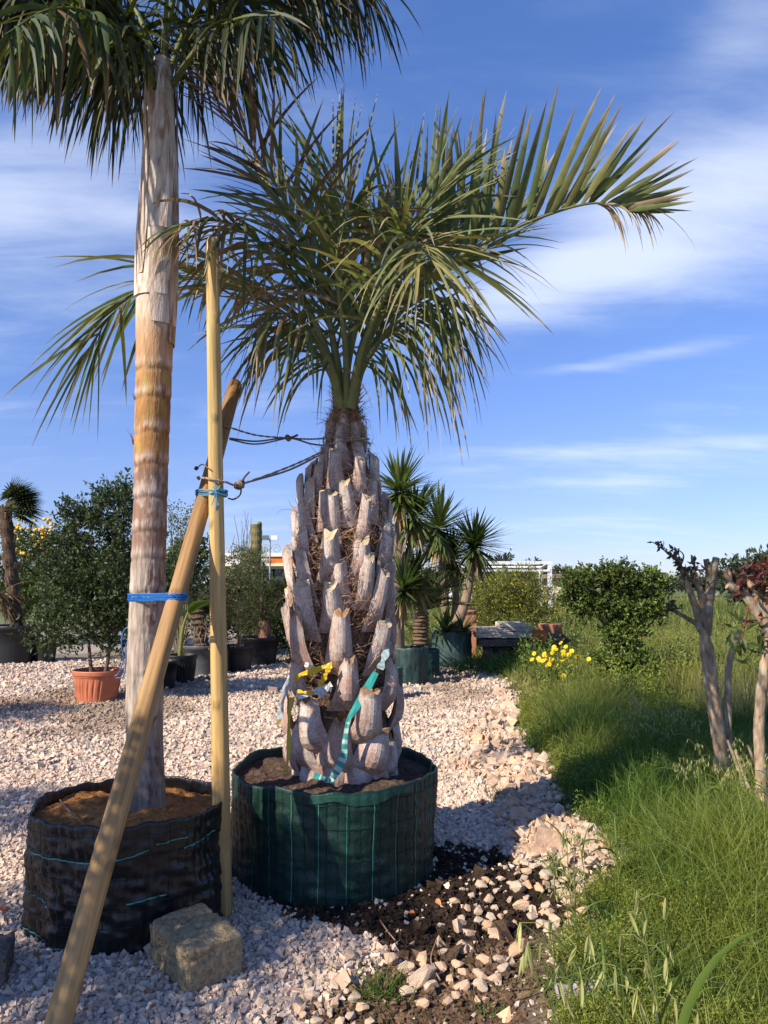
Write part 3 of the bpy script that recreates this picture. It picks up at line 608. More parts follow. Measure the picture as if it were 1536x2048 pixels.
# ------------------------------------------------------------------ stout palm (centre)
BY = 4.2; bx_ = P(690, 1555, BY)[0]; bbase = np.array([bx_, BY, .46])
bt = thing('palm_tree', bbase, 'stout palm with a barrel trunk of cut leaf bases in the green grow bag', 'palm tree')
bprof = [(1590, 688, 92), (1555, 688, 98), (1520, 688, 104), (1470, 688, 104), (1400, 683, 96), (1300, 682, 99), (1200, 683, 102), (1100, 685, 97), (1040, 686, 90), (980, 687, 74), (930, 689, 56), (890, 691, 42), (850, 692, 33), (815, 692, 30), (790, 692, 24)]
bc = np.array([P(x_, y_, BY) for y_, x_, _ in bprof]); br = np.array([(h_-9)*mpp(P(x_, y_, BY)) for y_, x_, h_ in bprof])
def b_at(py):
    ys = [-p_[0] for p_ in bprof]; return np.array([np.interp(-py, ys, bc[:, k]) for k in range(3)]), np.interp(-py, ys, br)
nr, ns = 160, 80; pys = np.linspace(1590, 790, nr); TT, PY = np.meshgrid(np.linspace(0, 2*np.pi, ns, endpoint=False), pys)
CC = np.array([b_at(v_)[0] for v_ in pys]); RR = np.array([b_at(v_)[1] for v_ in pys])
q = np.stack([np.cos(TT)*2, np.sin(TT)*2, PY*.02], -1); R = RR[:, None]-.030*sstep(PY, 1480, 1380)*sstep(PY, 800, 900)+.018*(fbm(q, 2.5, 61, 3)-.5)*2
V = CC[:, None]+np.stack([np.cos(TT)*R, np.sin(TT)*R, 0*R], -1)
c = np.array([.135, .075, .045])*(.5+fbm(q*np.array([2, 2, 6]), 1.5, 62, 3))[..., None]
c = mixc_(c, (.30, .20, .15), sstep(PY, 1420, 1500)*sstep(fbm(q, 1.5, 66, 2), .35, .6)); c = mixc_(c, (.34, .13, .04), sstep(PY, 1360, 1440)*sstep(fbm(q, 1.2, 63, 2), .5, .62)*.9)
build('trunk', [(V.reshape(-1, 3), grid_faces(nr, ns, True), c.reshape(-1, 3))], M_FIBRE, bt, bbase, True)
# cut leaf bases: shared meshes, each one its own object
def stub_mesh(seed, broad=False, col=(.68, .55, .47), cut=(.74, .58, .36), jag=0):
    r_ = np.random.default_rng(seed); nl, no, ni = 9, 9, 5; rings_ = []; cols = []
    wt = r_.uniform(.55, .7) if not broad else r_.uniform(.45, .7); cut_sl = r_.uniform(.25, .75); side = r_.uniform(-.25, .25); lean2 = r_.uniform(-.06, .06)
    for i in range(nl):
        s = i/(nl-1); hw = .5*lerp(1.35, wt, s**.6)*(1+.04*np.sin(s*7+seed)); tk = .36*float(sstep(s, -.08, .5)) if not broad else .38*float(sstep(s, -.2, .35))*(1-.3*s)
        ao = np.linspace(-1, 1, no); xo = ao*hw; yo = tk*(1-np.abs(ao)**2.2)
        ai = np.linspace(1, -1, ni+2)[1:-1]; xi = ai*hw*.88; yi = -.05-.03*(1-ai**2)+(.16*(1-np.abs(ai)) if s > .5 else 0)
        x_ = np.concatenate([xo, xi]); y_ = np.concatenate([yo, yi])
        bul = (.14*np.sin(np.pi*min(1, s*1.15)) if broad else .0)
        z_ = np.full(len(x_), s*2.2); rings_.append(np.stack([x_+lean2*s, y_+bul, z_], 1))
        cc = np.tile(np.array(col), (len(x_), 1)); cols.append(cc)
    Vv = np.array(rings_); k = Vv.shape[1]
    top = Vv[-1]; top[:, 2] += -cut_sl*(top[:, 1]-top[:, 1].min())*1.5+side*top[:, 0]+r_.normal(0, .03+jag, k); Vv[-2, :, 2] = np.minimum(Vv[-2, :, 2], top[:, 2]-.06)
    C = np.array(cols); qn = Vv*np.array([2.5, 2.5, 1.2])+seed*3.3
    C = C*(.6+.8*fbm(qn, 1.7, seed, 3))[..., None]
    rd = sstep(fbm(qn, 1.1, seed+5, 2)+.30*(1-np.linspace(0, 1, nl))[:, None], .56, .74); C = mixc_(C, (.38, .20, .14), rd*.6)
    dkb = sstep(fbm(qn*np.array([3, 3, .6]), 1.4, seed+7, 2), .58, .68); C = mixc_(C, (.22, .15, .12), dkb*.45); pl = sstep(fbm(qn, 2.4, seed+8, 2), .55, .68); C = mixc_(C, (.60, .53, .47), pl*.6)
    C[-1] = C[-1]*.85
    parts = [(Vv.reshape(-1, 3), grid_faces(nl, k, True), C.reshape(-1, 3))]
    cen = top.mean(0)+np.array([0, 0, -.05]); VV = np.vstack([top, cen]); i = np.arange(k); j = (i+1) % k
    cc = np.tile(np.array(cut), (k+1, 1))*r_.uniform(.75, 1.1, (k+1, 1)); cc[-1] *= .7
    parts.append((VV, np.stack([i, j, np.full(k, k)], 1), cc))
    o = build('cut_leaf_base', parts, M_STUB, smooth=False); me = o.data; bpy.data.objects.remove(o); return me
for_me = [stub_mesh(200+k) for k in range(9)]; brd_me = [stub_mesh(300+k, True, (.54, .41, .34), (.46, .28, .15), .06) for k in range(6)]; drk_me = [stub_mesh(400+k, False, (.60, .49, .42)) for k in range(4)]
r_ = np.random.default_rng(17)
def put_stub(py, an, wpx, lpx, lean, mesh, twist=0, off=-.02, roll=0):
    c_, R_ = b_at(py); mp_ = mpp(c_); w_, l_ = wpx*mp_, lpx*mp_
    n_ = np.array([math.cos(an), math.sin(an), 0]); up_ = nz(np.array([0, 0, 1.])+n_*math.tan(lean)); tg = nz(np.cross(n_, np.array([0, 0, 1.]))); tg = nz(tg+up_*roll); up_ = nz(up_-tg*np.dot(tg, up_)); nn = np.cross(up_, -tg)
    nn = np.cross(up_, tg); nn = nn if np.dot(nn, n_) > 0 else -nn; tg = np.cross(nn, up_)
    Mx = Matrix(((tg[0], nn[0], up_[0], 0), (tg[1], nn[1], up_[1], 0), (tg[2], nn[2], up_[2], 0), (0, 0, 0, 1)))
    o = bpy.data.objects.new('cut_leaf_base', mesh); COL.objects.link(o); o.parent = bt
    p_ = c_+n_*(R_+off)-bbase
    o.matrix_local = Matrix.Translation(p_) @ Mx @ Matrix.Diagonal((w_, w_, l_/2.2, 1))
rowy = 1470; row = 0; wedge = 0
while rowy > 845:
    c_, R_ = b_at(rowy); circ = 2*math.pi*(R_/mpp(c_)); sz = np.interp(rowy, [850, 950, 1100, 1300, 1470], [25, 32, 38, 48, 62]); ncol = max(4, int(round(circ/(sz*1.5))))
    for k in range(ncol):
        an = 2*math.pi*(k+.5*(row % 2))/ncol+r_.normal(0, .05)+row*.13
        ln = np.interp(rowy, [850, 950, 1100, 1300, 1470], [58, 76, 98, 120, 110])*r_.uniform(.82, 1.18)
        lean = np.interp(rowy, [850, 950, 1100, 1300, 1470], [.02, -.12, .10, .20, .24])+r_.normal(0, .05)
        pool = brd_me if (rowy > 1380 or (rowy > 1290 and r_.random() < .3)) else (for_me if r_.random() < .75 else drk_me)
        put_stub(rowy+r_.normal(0, 9), an, sz*r_.uniform(.85, 1.15), ln, lean, random.choice(pool), roll=r_.normal(0, .09))
    rowy -= np.interp(rowy, [850, 950, 1100, 1300, 1470], [32, 40, 50, 62, 66]); row += 1
for k in range(11):      # broad smooth bases swelling out at the foot
    an = 2*math.pi*k/11+r_.normal(0, .08); put_stub(1582+r_.normal(0, 5), an, 70*r_.uniform(.85, 1.2), 92*r_.uniform(.85, 1.15), .05, random.choice(brd_me), off=-.03, roll=r_.normal(0, .15))
for k in range(9):
    an = 2*math.pi*(k+.5)/9+r_.normal(0, .08); put_stub(1535+r_.normal(0, 8), an, 72*r_.uniform(.85, 1.2), 95*r_.uniform(.85, 1.1), .16, random.choice(brd_me), off=-.035, roll=r_.normal(0, .12))
# fibres between the leaf bases
nf = 11000; py = 1420-(r_.random(nf)**.8)*600; an = r_.uniform(0, 2*np.pi, nf); cen = np.array([b_at(v_)[0] for v_ in py]); rad = np.array([b_at(v_)[1] for v_ in py])
n_ = np.stack([np.cos(an), np.sin(an), 0*an], 1); tg = np.stack([-np.sin(an), np.cos(an), 0*an], 1)
p_ = cen+n_*(rad+r_.uniform(-.03, .045, nf))[:, None]; d_ = n_*r_.uniform(.05, .5, (nf, 1))+tg*r_.normal(0, 1, (nf, 1))+np.array([0, 0, 1])*r_.normal(.1, .6, (nf, 1))
fc = np.array([.30, .185, .115])*r_.uniform(.5, 1.9, (nf, 1))
Vv, F, Cc = ribbons(p_, d_, randdir(nf), r_.uniform(.05, .16, nf), r_.uniform(.0016, .0036, nf), 1.3, 4, 0, 'hair', fc, bend=-n_*1.3+tg*r_.normal(0, 1.3, (nf, 1)))
tag(build('trunk_fibre', [join(Vv, F, Cc)], M_FIBRE, bt, bbase), kind='stuff')
# ------------------------------------------------------------------ fronds of the stout palm
bg_ = (.115, .145, .050)
def bf(px_list, n, Lf, single=False, seed=0, vee=.6, a0=.9, a1=.6, droop=.5, brown=.06, wd=.026, col=bg_, t0=.25, sides=(1, -1), up=(0, 0, 1), lp=(.6, 1, .55), veer=.15, bcol=(.26, .17, .09), tipfrac=.10, twist=.3, angr=.1, r0=.029):
    ctrl = [P(692+(a_-692)*(.75 if i == 1 else .9 if i == 2 else 1), b_, y_) for i, (a_, b_, y_) in enumerate(px_list)]
    rc, lf = frond_geo(ctrl, int(n*.8), Lf*1.42, wd*1.28, vee, a0, a1, droop, t0*.8, r0, .003, col, .28, brown, bcol, up, lp, sides, twist, (.40, .32, .22), tipfrac, veer, (.24, .25, .09), 6, .14, seed, angr=angr)
    frond(bt, bbase, rc, lf, M_PALM, single)
# arching right-hand frond with upright leaflets
bf([(705, 815, 4.18), (722, 740, 4.16), (790, 610, 4.12), (900, 525, 4.08), (1000, 470, 4.04), (1100, 428, 4.0), (1180, 407, 3.97), (1235, 412, 3.95), (1262, 424, 3.94)], 46, .66, True, 1, 1.1, 1.25, .75, .05, lambda t: .04+.45*sstep(t, .55, 1), .036, t0=.24, lp=(1.02, .80, .34), veer=.14, bcol=(.20, .13, .07), tipfrac=.16, twist=.35)
# frond rising to the upper left, rachis bare to view, brown ragged right side
bf([(684, 815, 4.15), (665, 720, 4.10), (640, 580, 4.02), (590, 440, 3.92), (530, 335, 3.82), (478, 250, 3.74), (440, 180, 3.68)], 46, .44, True, 2, .45, .75, .55, .6, lambda t: .12+.6*sstep(t, .25, .6), .022, t0=.3, up=(.25, -1, .35), lp=(.9, 1, .6), bcol=(.19, .115, .065), veer=.3, angr=.22)
# upright frond behind
bf([(690, 815, 4.24), (700, 700, 4.30), (705, 560, 4.38), (690, 430, 4.46), (665, 340, 4.52)], 30, .62, True, 3, .4, .45, .3, .12, .05, .030, t0=.34, up=(0, -1, 0), lp=(.9, 1, .75), veer=.3)
# frond coming toward the viewer, leaflets bursting out and hanging
bf([(700, 815, 4.10), (735, 700, 3.98), (785, 580, 3.82), (825, 505, 3.66), (850, 490, 3.48), (862, 520, 3.30)], 40, .56, True, 4, .1, 1.1, .7, 1.15, .05, .020, col=(.19, .21, .075), t0=.33, lp=(.8, 1, .7), veer=.35, angr=.22, tipfrac=.14)
# far left frond, past the slim trunk
bf([(678, 815, 4.22), (640, 715, 4.26), (560, 615, 4.30), (450, 562, 4.34), (350, 555, 4.36), (270, 585, 4.38), (215, 640, 4.38), (185, 690, 4.38)], 46, .58, False, 5, .05, .8, .35, .7, .05, .026, t0=.22, lp=(.8, 1, .8), veer=.4, angr=.2, tipfrac=.14)
# more fronds filling the heart
bf([(680, 815, 4.14), (640, 700, 4.08), (575, 560, 4.02), (500, 470, 3.82), (430, 440, 3.6), (365, 455, 3.4)], 48, .46, False, 6, .1, .9, .6, 1.6, .6, .022, t0=.3, bcol=(.27, .175, .09), veer=.5, angr=.3)
bf([(700, 815, 4.26), (730, 700, 4.36), (770, 580, 4.5), (790, 480, 4.62), (800, 420, 4.72)], 34, .46, False, 7, .5, .5, .35, .15, .06, .028, t0=.32, up=(0, -1, 0), lp=(.9, 1, .7), veer=.3)
bf([(705, 815, 4.22), (745, 720, 4.25), (815, 600, 4.28), (880, 500, 4.30), (915, 430, 4.33), (930, 380, 4.35)], 34, .50, False, 8, .5, .55, .4, .15, .05, .030, t0=.3, up=(0, -1, .3), lp=(.9, 1, .6), veer=.3)
bf([(684, 815, 4.13), (655, 735, 4.05), (610, 660, 3.95), (560, 625, 3.86), (515, 640, 3.78)], 44, .50, False, 9, -.4, 1.1, .8, 2.0, .14, .017, t0=.3, veer=.45, angr=.25, tipfrac=.16)
bf([(702, 815, 4.15), (740, 730, 4.10), (800, 650, 4.04), (860, 600, 3.98), (915, 600, 3.92)], 44, .60, False, 10, -.5, 1.2, .8, 2.4, .06, .016, t0=.32, veer=.4, angr=.25, tipfrac=.2)
bf([(688, 815, 4.27), (665, 700, 4.4), (625, 540, 4.55), (570, 420, 4.7), (505, 350, 4.8)], 38, .52, False, 11, .3, .6, .45, .4, .25, .024, t0=.3, up=(0, -1, .5), veer=.3)
bf([(695, 815, 4.12), (690, 690, 4.02), (672, 540, 3.9), (690, 440, 3.75), (740, 410, 3.6)], 36, .46, False, 12, .1, .9, .6, 1.1, .12, .020, t0=.35, veer=.4, angr=.25)
bf([(684, 815, 4.25), (640, 735, 4.4), (560, 640, 4.6), (470, 560, 4.75), (390, 540, 4.85)], 38, .52, False, 13, .1, .9, .6, 1.0, .2, .024, t0=.3, veer=.4)
bf([(700, 815, 4.3), (750, 720, 4.5), (840, 600, 4.75), (930, 520, 4.95), (1000, 490, 5.1)], 36, .55, False, 14, .4, .7, .5, .5, .08, .024, t0=.3, veer=.3)
bf([(692, 815, 4.16), (700, 720, 4.1), (735, 600, 4.0), (790, 500, 3.9), (850, 420, 3.8), (890, 360, 3.74)], 34, .50, False, 15, .35, .7, .45, .35, .08, .024, t0=.38, up=(0, -1, .6), veer=.35, angr=.2)
r_ = np.random.default_rng(35)      # long outer leaflets spreading from the frond that leans to the viewer
for (sx_, sy_, tx_, ty_, w_) in [(850, 492, 1095, 668, .026), (845, 495, 1055, 640, .024), (838, 500, 1000, 690, .02), (858, 505, 1045, 590, .02), (830, 505, 945, 730, .018), (855, 510, 905, 860, .016), (850, 515, 848, 930, .015), (842, 510, 795, 880, .016), (835, 505, 930, 840, .016), (848, 500, 880, 900, .014), (826, 505, 760, 820, .018), (862, 500, 985, 640, .02)]:
    s0 = P(sx_, sy_, 3.6); t0_ = P(tx_, ty_, 3.5); d_ = t0_-s0; ln_ = np.linalg.norm(d_)*1.06; Vv, F, Cc = ribbons(s0[None], (d_/np.linalg.norm(d_)+np.array([.0, 0, .32]))[None], np.array([[.3, -.8, .5]]), ln_, w_, .62, 8, .14, 'leaflet', np.array([[.17, .195, .07]])*r_.uniform(.7, 1.2), tip=(.45, .38, .27), tipfrac=.16)
    build('leaflet', [(Vv[0], F, Cc[0])], M_PALM, bt, bbase, True)
nn = 26; r_ = np.random.default_rng(33); p_ = np.array([P(r_.uniform(1185, 1290), 0, 3.95)*0+P(x_, 407+.14*max(0, x_-1200), 3.95) for x_ in r_.uniform(1190, 1285, nn)])
Vv, F, Cc = ribbons(p_, r_.normal(0, .25, (nn, 3))+np.array([.9, 0, .15]), randdir(nn), r_.uniform(.10, .34, nn)*np.where(np.arange(nn) % 9 == 0, 1.7, 1), r_.uniform(.007, .016, nn), r_.uniform(1.5, 3.6, nn), 7, .12, 'leaflet', np.array([.36, .26, .15])*r_.uniform(.45, 1.3, (nn, 1)))
for k in range(nn): build('dry_leaflet', [(Vv[k], F, Cc[k])], M_PALM, bt, bbase, True)
# spathe-like pale dead strips hanging in the crown
nn = 90; r_ = np.random.default_rng(31); p_ = np.array([P(r_.uniform(400, 620), r_.uniform(420, 600), r_.uniform(3.9, 4.3)) for _ in range(nn)])
Vv, F, Cc = ribbons(p_, r_.normal(0, .5, (nn, 3))+np.array([-.2, 0, .1]), randdir(nn), r_.uniform(.12, .4, nn), r_.uniform(.006, .018, nn), 2.4, 6, .12, 'leaflet', np.array([.34, .24, .13])*r_.uniform(.5, 1.4, (nn, 1)))
tag(build('dry_leaflets', [join(Vv, F, Cc)], M_PALM, bt, bbase, True), kind='stuff')
# ragged fibre collar under the fronds
nn = 260; an = r_.uniform(0, 2*np.pi, nn); c_ = np.array([b_at(v_)[0] for v_ in r_.uniform(795, 860, nn)]); n_ = np.stack([np.cos(an), np.sin(an), 0*an], 1)
Vv, F, Cc = ribbons(c_+n_*.075, n_*.3+np.array([0, 0, 1])+r_.normal(0, .35, (nn, 3)), np.stack([-np.sin(an), np.cos(an), 0*an], 1), r_.uniform(.04, .12, nn), r_.uniform(.004, .016, nn), .6, 4, 0, 'grass', np.array([.33, .20, .10])*r_.uniform(.5, 1.4, (nn, 1)))
tag(build('sheath_fibre', [join(Vv, F, Cc)], M_FIBRE, bt, bbase), kind='stuff')

# ------------------------------------------------------------------ ropes and ties
def rope(name, pts, r, col, label, cat='rope', n=60, extra=None, twist=True):
    pts = cr(pts, n); base = pts[0]; parts = []
    if twist:
        T = nz(np.gradient(pts, axis=0)); A = nz(np.cross(T, np.array([.3, .2, 1.]))); B = np.cross(T, A); ln = np.linalg.norm(np.diff(pts, axis=0), axis=1).sum(); ph = np.linspace(0, ln/(r*7)*2*np.pi, n)
        for k in (0, 1):
            o_ = (np.cos(ph+k*np.pi)[:, None]*A+np.sin(ph+k*np.pi)[:, None]*B)*r*.5; parts += tube(pts+o_, r*.62, 6, np.array(col)*(1.1 if k else .75))
    else: parts = tube(pts, r, 6, col)
    for e in (extra or []): parts += e
    return tag(build(name, parts, M_ROPE, origin=base, smooth=True), label, cat)
def knot(c, r, rr, col, seed):
    r_ = np.random.default_rng(seed); out = []
    for k in range(3):
        a_ = nz(r_.normal(size=3)); b_ = nz(np.cross(a_, r_.normal(size=3))); th = np.linspace(0, 2*np.pi, 16)
        out += tube(np.array(c)+(np.cos(th)[:, None]*a_*.8+np.sin(th)[:, None]*b_)*r, rr, 6, col, False)
    return out
rc_ = (.34, .25, .18); rn_ = 140
lt = lean_at(862); tb, tr_ = b_at(886)
def ring_pts(c, r, a0, a1, n, dz=0): th = np.linspace(a0, a1, n); return [np.array(c)+np.array([math.cos(t_)*r, math.sin(t_)*r, dz*(i/(n-1)-.5)]) for i, t_ in enumerate(th)]
front = ring_pts(tb, tr_+.055, D2(200), D2(345), 8, -.03)
kn = P(576, 876, 4.02)
rope('rope', [lt+np.array([.02, -.042, .02]), lerp(lt, kn, .5)+np.array([0, 0, -.002]), kn, lerp(kn, front[0], .6)+np.array([0, 0, -.004])]+front, .0052, rc_, 'upper tan rope knotted from leaning stake to the stout palm neck', n=rn_, extra=[tube(cr([lt+np.array([.03, .03, -.03]), lerp(lt, kn, .5)+np.array([0, 0, -.035]), kn, lerp(kn, front[0], .7)+np.array([0, 0, -.03]), front[0]+np.array([.02, .05, -.03])], 40), .0048, 6, (.20, .15, .11)), tube(cr([lt+np.array([.03, .035, -.035]), lerp(lt, kn, .5)+np.array([0, 0, -.05]), kn], 30), .0045, 6, (.18, .14, .10)), knot(kn, .014, .007, (.22, .16, .11), 3), tube(cr([kn, kn+np.array([.03, -.01, .004]), kn+np.array([.055, -.01, .016])], 10), .006, 6, (.10, .07, .05))])
vp = P(436, 966, VP_Y); le = lean_at(966); kn2 = P(482, 968, 3.60); b2, r2_ = b_at(892)
loop = [le+np.array([-.05, .02, .02]), le+np.array([-.04, -.035, .022]), vp+np.array([-.02, -.048, .012]), vp+np.array([.045, -.03, .0])]
end = ring_pts(b2, r2_+.06, D2(215), D2(330), 7, .05)
lo_mid = P(575, 935, 3.82)
tail = tube(cr([kn2, kn2+np.array([.02, -.02, .03]), kn2+np.array([.045, -.03, .055])], 12), .005, 6, (.12, .095, .07))
drop = tube(cr([kn2, kn2+np.array([.0, -.01, -.05]), kn2+np.array([-.03, -.01, -.075]), kn2+np.array([-.06, .0, -.07])], 20), .0042, 6, (.10, .075, .055))
rope('rope', loop+[kn2, lo_mid, P(640, 905, 3.98)]+end, .0060, (.36, .27, .19), 'lower tan rope sagging from both stakes up to the palm neck', n=rn_+20, extra=[knot(kn2, .018, .0065, (.28, .21, .15), 5), knot(kn2+np.array([-.015, 0, -.01]), .016, .006, (.24, .18, .12), 6), tail, drop, tube(cr([kn2, lo_mid+np.array([0, .01, -.014]), P(640, 909, 4.0), end[0]+np.array([0, .02, -.02])], 40), .0055, 6, (.26, .20, .14)),
     tube(cr([le+np.array([-.055, 0, .075]), le+np.array([-.02, -.04, .085]), vp+np.array([-.03, -.045, .06])], 14), .003, 6, (.2, .13, .08)), knot(le+np.array([-.06, 0, .072]), .008, .004, (.10, .07, .05), 9)])
def twine(c_list, radii, n_turn, dz, col, label, seed, r=.0022, tails=None):
    """several turns of thin twine round a convex bundle of round poles"""
    r_ = np.random.default_rng(seed); pts = []
    for k in range(n_turn):
        for t_ in np.linspace(0, 2*np.pi, 40, endpoint=False):
            dv = np.array([math.cos(t_), math.sin(t_), 0]); best = max(range(len(c_list)), key=lambda i: np.dot(c_list[i], dv)+radii[i])
            pts.append(np.array(c_list[best])+dv*(radii[best]+.003+.002*(k % 3))+np.array([0, 0, dz*(r_.random()*.18+((k+.5)/n_turn-.5))]))
    pts = np.array(pts); pr_ = tube(pts, r, 5, np.array(col)*np.repeat(r_.uniform(.6, 1.35, (n_turn, 1)), 40, 0))
    for t_ in (tails or []): pr_ += tube(cr(t_, 24), r*1.1, 5, col)
    return tag(build('twine', pr_, M_TAPE, origin=pts[0], smooth=True), label, 'twine')
q1, qr = q_at(1196); l1 = lean_at(1196); l1r = .043
twine([q1, l1], [qr, l1r], 9, .034, (.02, .20, .62), 'bright blue twine binding the slim palm trunk to the leaning stake', 3)
v1 = P(437, 988, VP_Y); l2 = lean_at(988); kx = v1+np.array([.0, -.05, 0])
twine([v1, l2], [.037, .039], 7, .032, (.10, .38, .60), 'pale blue twine lashing the two crossed wooden stakes together', 4, tails=[[kx+np.array([-.02, 0, -.06]), kx, kx+np.array([.02, 0, .035])], [kx+np.array([.015, 0, -.06]), kx, kx+np.array([-.015, 0, .03])], [kx+np.array([-.05, .005, .012]), kx+np.array([0, -.006, 0]), kx+np.array([.045, .01, -.012])], [kx+np.array([0, 0, -.09]), kx+np.array([.004, -.006, -.02]), kx+np.array([-.008, 0, .055])]])
q2, qr2 = q_at(1262); hy = 3.60
def pb(x_, y_): return P(x_, y_, hy)
tag(build('twine', tube(cr([q2+np.array([-.05, .075, .02]), pb(250, 1258), pb(243, 1290), pb(247, 1318), pb(238, 1345), pb(230, 1352)], 50), .0030, 5, (.03, .22, .55))+tube(cr([q2+np.array([-.05, .075, .0]), pb(254, 1285), pb(252, 1320), pb(247, 1352), pb(232, 1356)], 50), .0030, 5, (.03, .24, .58)), M_TAPE, origin=q2+np.array([-.05, .075, .02]), smooth=True), 'loose blue twine ends dangling beside the slim palm trunk', 'twine')

# ------------------------------------------------------------------ plastic tapes on the stout trunk
def tape(pts, w, cols, label, n=60, flat=None, parent=None, name='plastic_tape', thick=.0012):
    pts = cr(pts, n); T = nz(np.gradient(pts, axis=0)); f = nz(np.broadcast_to(np.asarray(flat if flat is not None else (0, -1, .2), float), (n, 3))); A = nz(np.cross(T, f)); Nn = np.cross(A, T)
    s = np.linspace(0, 1, n); wv = w*(.75+.25*np.sin(s*13+len(label))+.0)
    V = np.stack([pts-A*wv[:, None]/2-Nn*thick, pts+Nn*.003*np.sin(s*31)[:, None]-Nn*thick, pts+A*wv[:, None]/2-Nn*thick, pts+A*wv[:, None]/2+Nn*thick, pts+Nn*.003*np.sin(s*31)[:, None]+Nn*thick, pts-A*wv[:, None]/2+Nn*thick], 1)
    C = np.repeat(np.array([cols(v_) for v_ in s])[:, None], 6, 1)
    o = build(name, [(V.reshape(-1, 3), grid_faces(n, 6, True), C.reshape(-1, 3))], M_TAPE, parent, pts[0] if parent is None else parent.location, False)
    return tag(o, label, 'tape') if parent is None else o
def bs(px, py, off=.02):           # point on the front of the barrel trunk under a pixel
    c_, R_ = b_at(py); R_ = R_+.045+off
    o_ = np.array([0, 0, CAMH]); d_ = ray(px, py); a_ = d_[0]**2+d_[1]**2; dx, dy = o_[0]-c_[0], o_[1]-c_[1]; b_ = d_[0]*dx+d_[1]*dy; cc_ = dx*dx+dy*dy-R_*R_; disc = b_*b_-a_*cc_
    t_ = (-b_-math.sqrt(max(disc, 0)))/a_; return o_+d_*t_
teal = lambda s: (.60, .70, .66) if int(s*34) % 2 and s > .35 and s < .93 else (.05, .38, .34)
tape([bs(752, 1345, .03), bs(735, 1375, .045), bs(712, 1415, .055), bs(697, 1440, .06), bs(690, 1480, .06), bs(686, 1515, .05), bs(672, 1545, .05), bs(660, 1560, .06), bs(645, 1556, .09), bs(628, 1550, .10)], .042, teal, 'turquoise and white striped plastic tape hanging down the stout trunk', 120)
yel = lambda s: (.72, .50, .02)
wh = lambda s: (.66, .66, .68) if (s*9) % 1 < .9 else (.5, .5, .54)
yt = tape([bs(588, 1362, .02), bs(600, 1350, .035), bs(625, 1342, .04), bs(650, 1333, .045), bs(664, 1330, .05)], .034, yel, 'yellow and white plastic tape wrapped low around the stout trunk', 50)
tape([bs(658, 1335, .05), bs(650, 1352, .05), bs(641, 1372, .045)], .030, yel, '', 30, None, yt, 'yellow_strip'); tape([bs(594, 1382, .045), bs(612, 1385, .05), bs(630, 1386, .05)], .020, yel, '', 30, None, yt, 'yellow_strip')
tape([bs(593, 1388, .03), bs(606, 1392, .035), bs(630, 1384, .04), bs(650, 1376, .042), bs(663, 1368, .045)], .036, wh, '', 60, None, yt, 'white_strip'); tape([bs(610, 1328, .03), bs(622, 1334, .03), bs(630, 1338, .03)], .026, wh, '', 20, None, yt, 'white_strip')
for (a_, b_, sd_) in [(646, 1382, 1), (655, 1376, 2), (640, 1388, 3)]:
    c_ = bs(a_, b_, .05); tape([c_+np.array([-.02, 0, .01]), c_+np.array([0, -.015, .0]), c_+np.array([.02, 0, -.012])], .03, wh, '', 14, (0.2*sd_, -1, .4), yt, 'white_strip')
tape([bs(584, 1395, .02), P(578, 1440, 4.0), P(578, 1490, 3.98), P(574, 1530, 3.95), P(571, 1546, 3.94)], .026, lambda s: (.62, .46, .04), 'yellow tape end dangling down to the soil beside the trunk', 50)
tape([P(580, 1350, 4.1), P(569, 1385, 4.08), P(562, 1420, 4.08), P(556, 1452, 4.08)], .034, lambda s: (.55, .58, .62) if s < .85 else (.5, .4, .1), 'translucent white tape end fluttering left of the stout trunk', 40)
tape([bs(778, 1282, .0), bs(772, 1305, .03), bs(766, 1322, .04), bs(760, 1338, .03)], .042, lambda s: (.40, .52, .54), 'pale blue plastic tape scrap caught on the trunk right side', 30)
# ------------------------------------------------------------------ plant builders
def gz(x, y): return float(hgt(np.array([x]), np.array([y]))[0])
def crown(clumps, n_tw, tw_len, per, lsize, col, ratio=.5, seed=0, var=.4, up=.4, lit=None, twcol=(.10, .08, .05), tww=.005, shell=.5, droop=.3, spread=.5):
    """foliage spread along twigs through a set of ellipsoids -> leaf parts, twig parts"""
    r_ = np.random.default_rng(seed); P_, D_, Cc, tw = [], [], [], []
    vol = np.array([np.prod(c_[1])**.67 for c_ in clumps]); cnt = np.maximum(1, (n_tw*vol/vol.sum()).astype(int))
    for (cen, rad), n in zip(clumps, cnt):
        cen, rad = np.array(cen), np.array(rad); u = nz(r_.normal(size=(n, 3))); q = u*(shell+(1-shell)*r_.random((n, 1)))**.8
        p0 = cen+q*rad*.85; d = nz(u*.9+np.array([0, 0, up])+.55*r_.normal(size=(n, 3))); ln = tw_len*r_.uniform(.5, 1.3, n); clump_tone = r_.uniform(.75, 1.25)
        tone = clump_tone*r_.uniform(.7, 1.3, n)
        V, F, C = ribbons(p0-d*ln[:, None]*.4, d, randdir(n), ln*1.3, tww, droop, 3, 0, 'hair', twcol); tw.append(join(V, F, C))
        for k in range(per):
            s = r_.uniform(-.1, 1, n)[:, None]; pp = p0+d*ln[:, None]*s+np.array([0, 0, -1])*droop*.5*(ln[:, None]*np.maximum(s, 0)**2)
            P_.append(pp); D_.append(nz(d*.7+r_.normal(size=(n, 3))*spread*1.4)); Cc.append(np.array(col)*tone[:, None]*(1+(.25*s)))
    p_, d_, c_ = np.concatenate(P_), np.concatenate(D_), np.concatenate(Cc)
    return [leaves(p_, d_, lsize, ratio, c_, var)], tw
def limbs(paths, col=(.14, .10, .07), ns=7):
    out = []
    for pts, r0, r1 in paths: pts = cr(pts, 14); out += tube(pts, np.linspace(r0, r1, 14), ns, col)
    return out
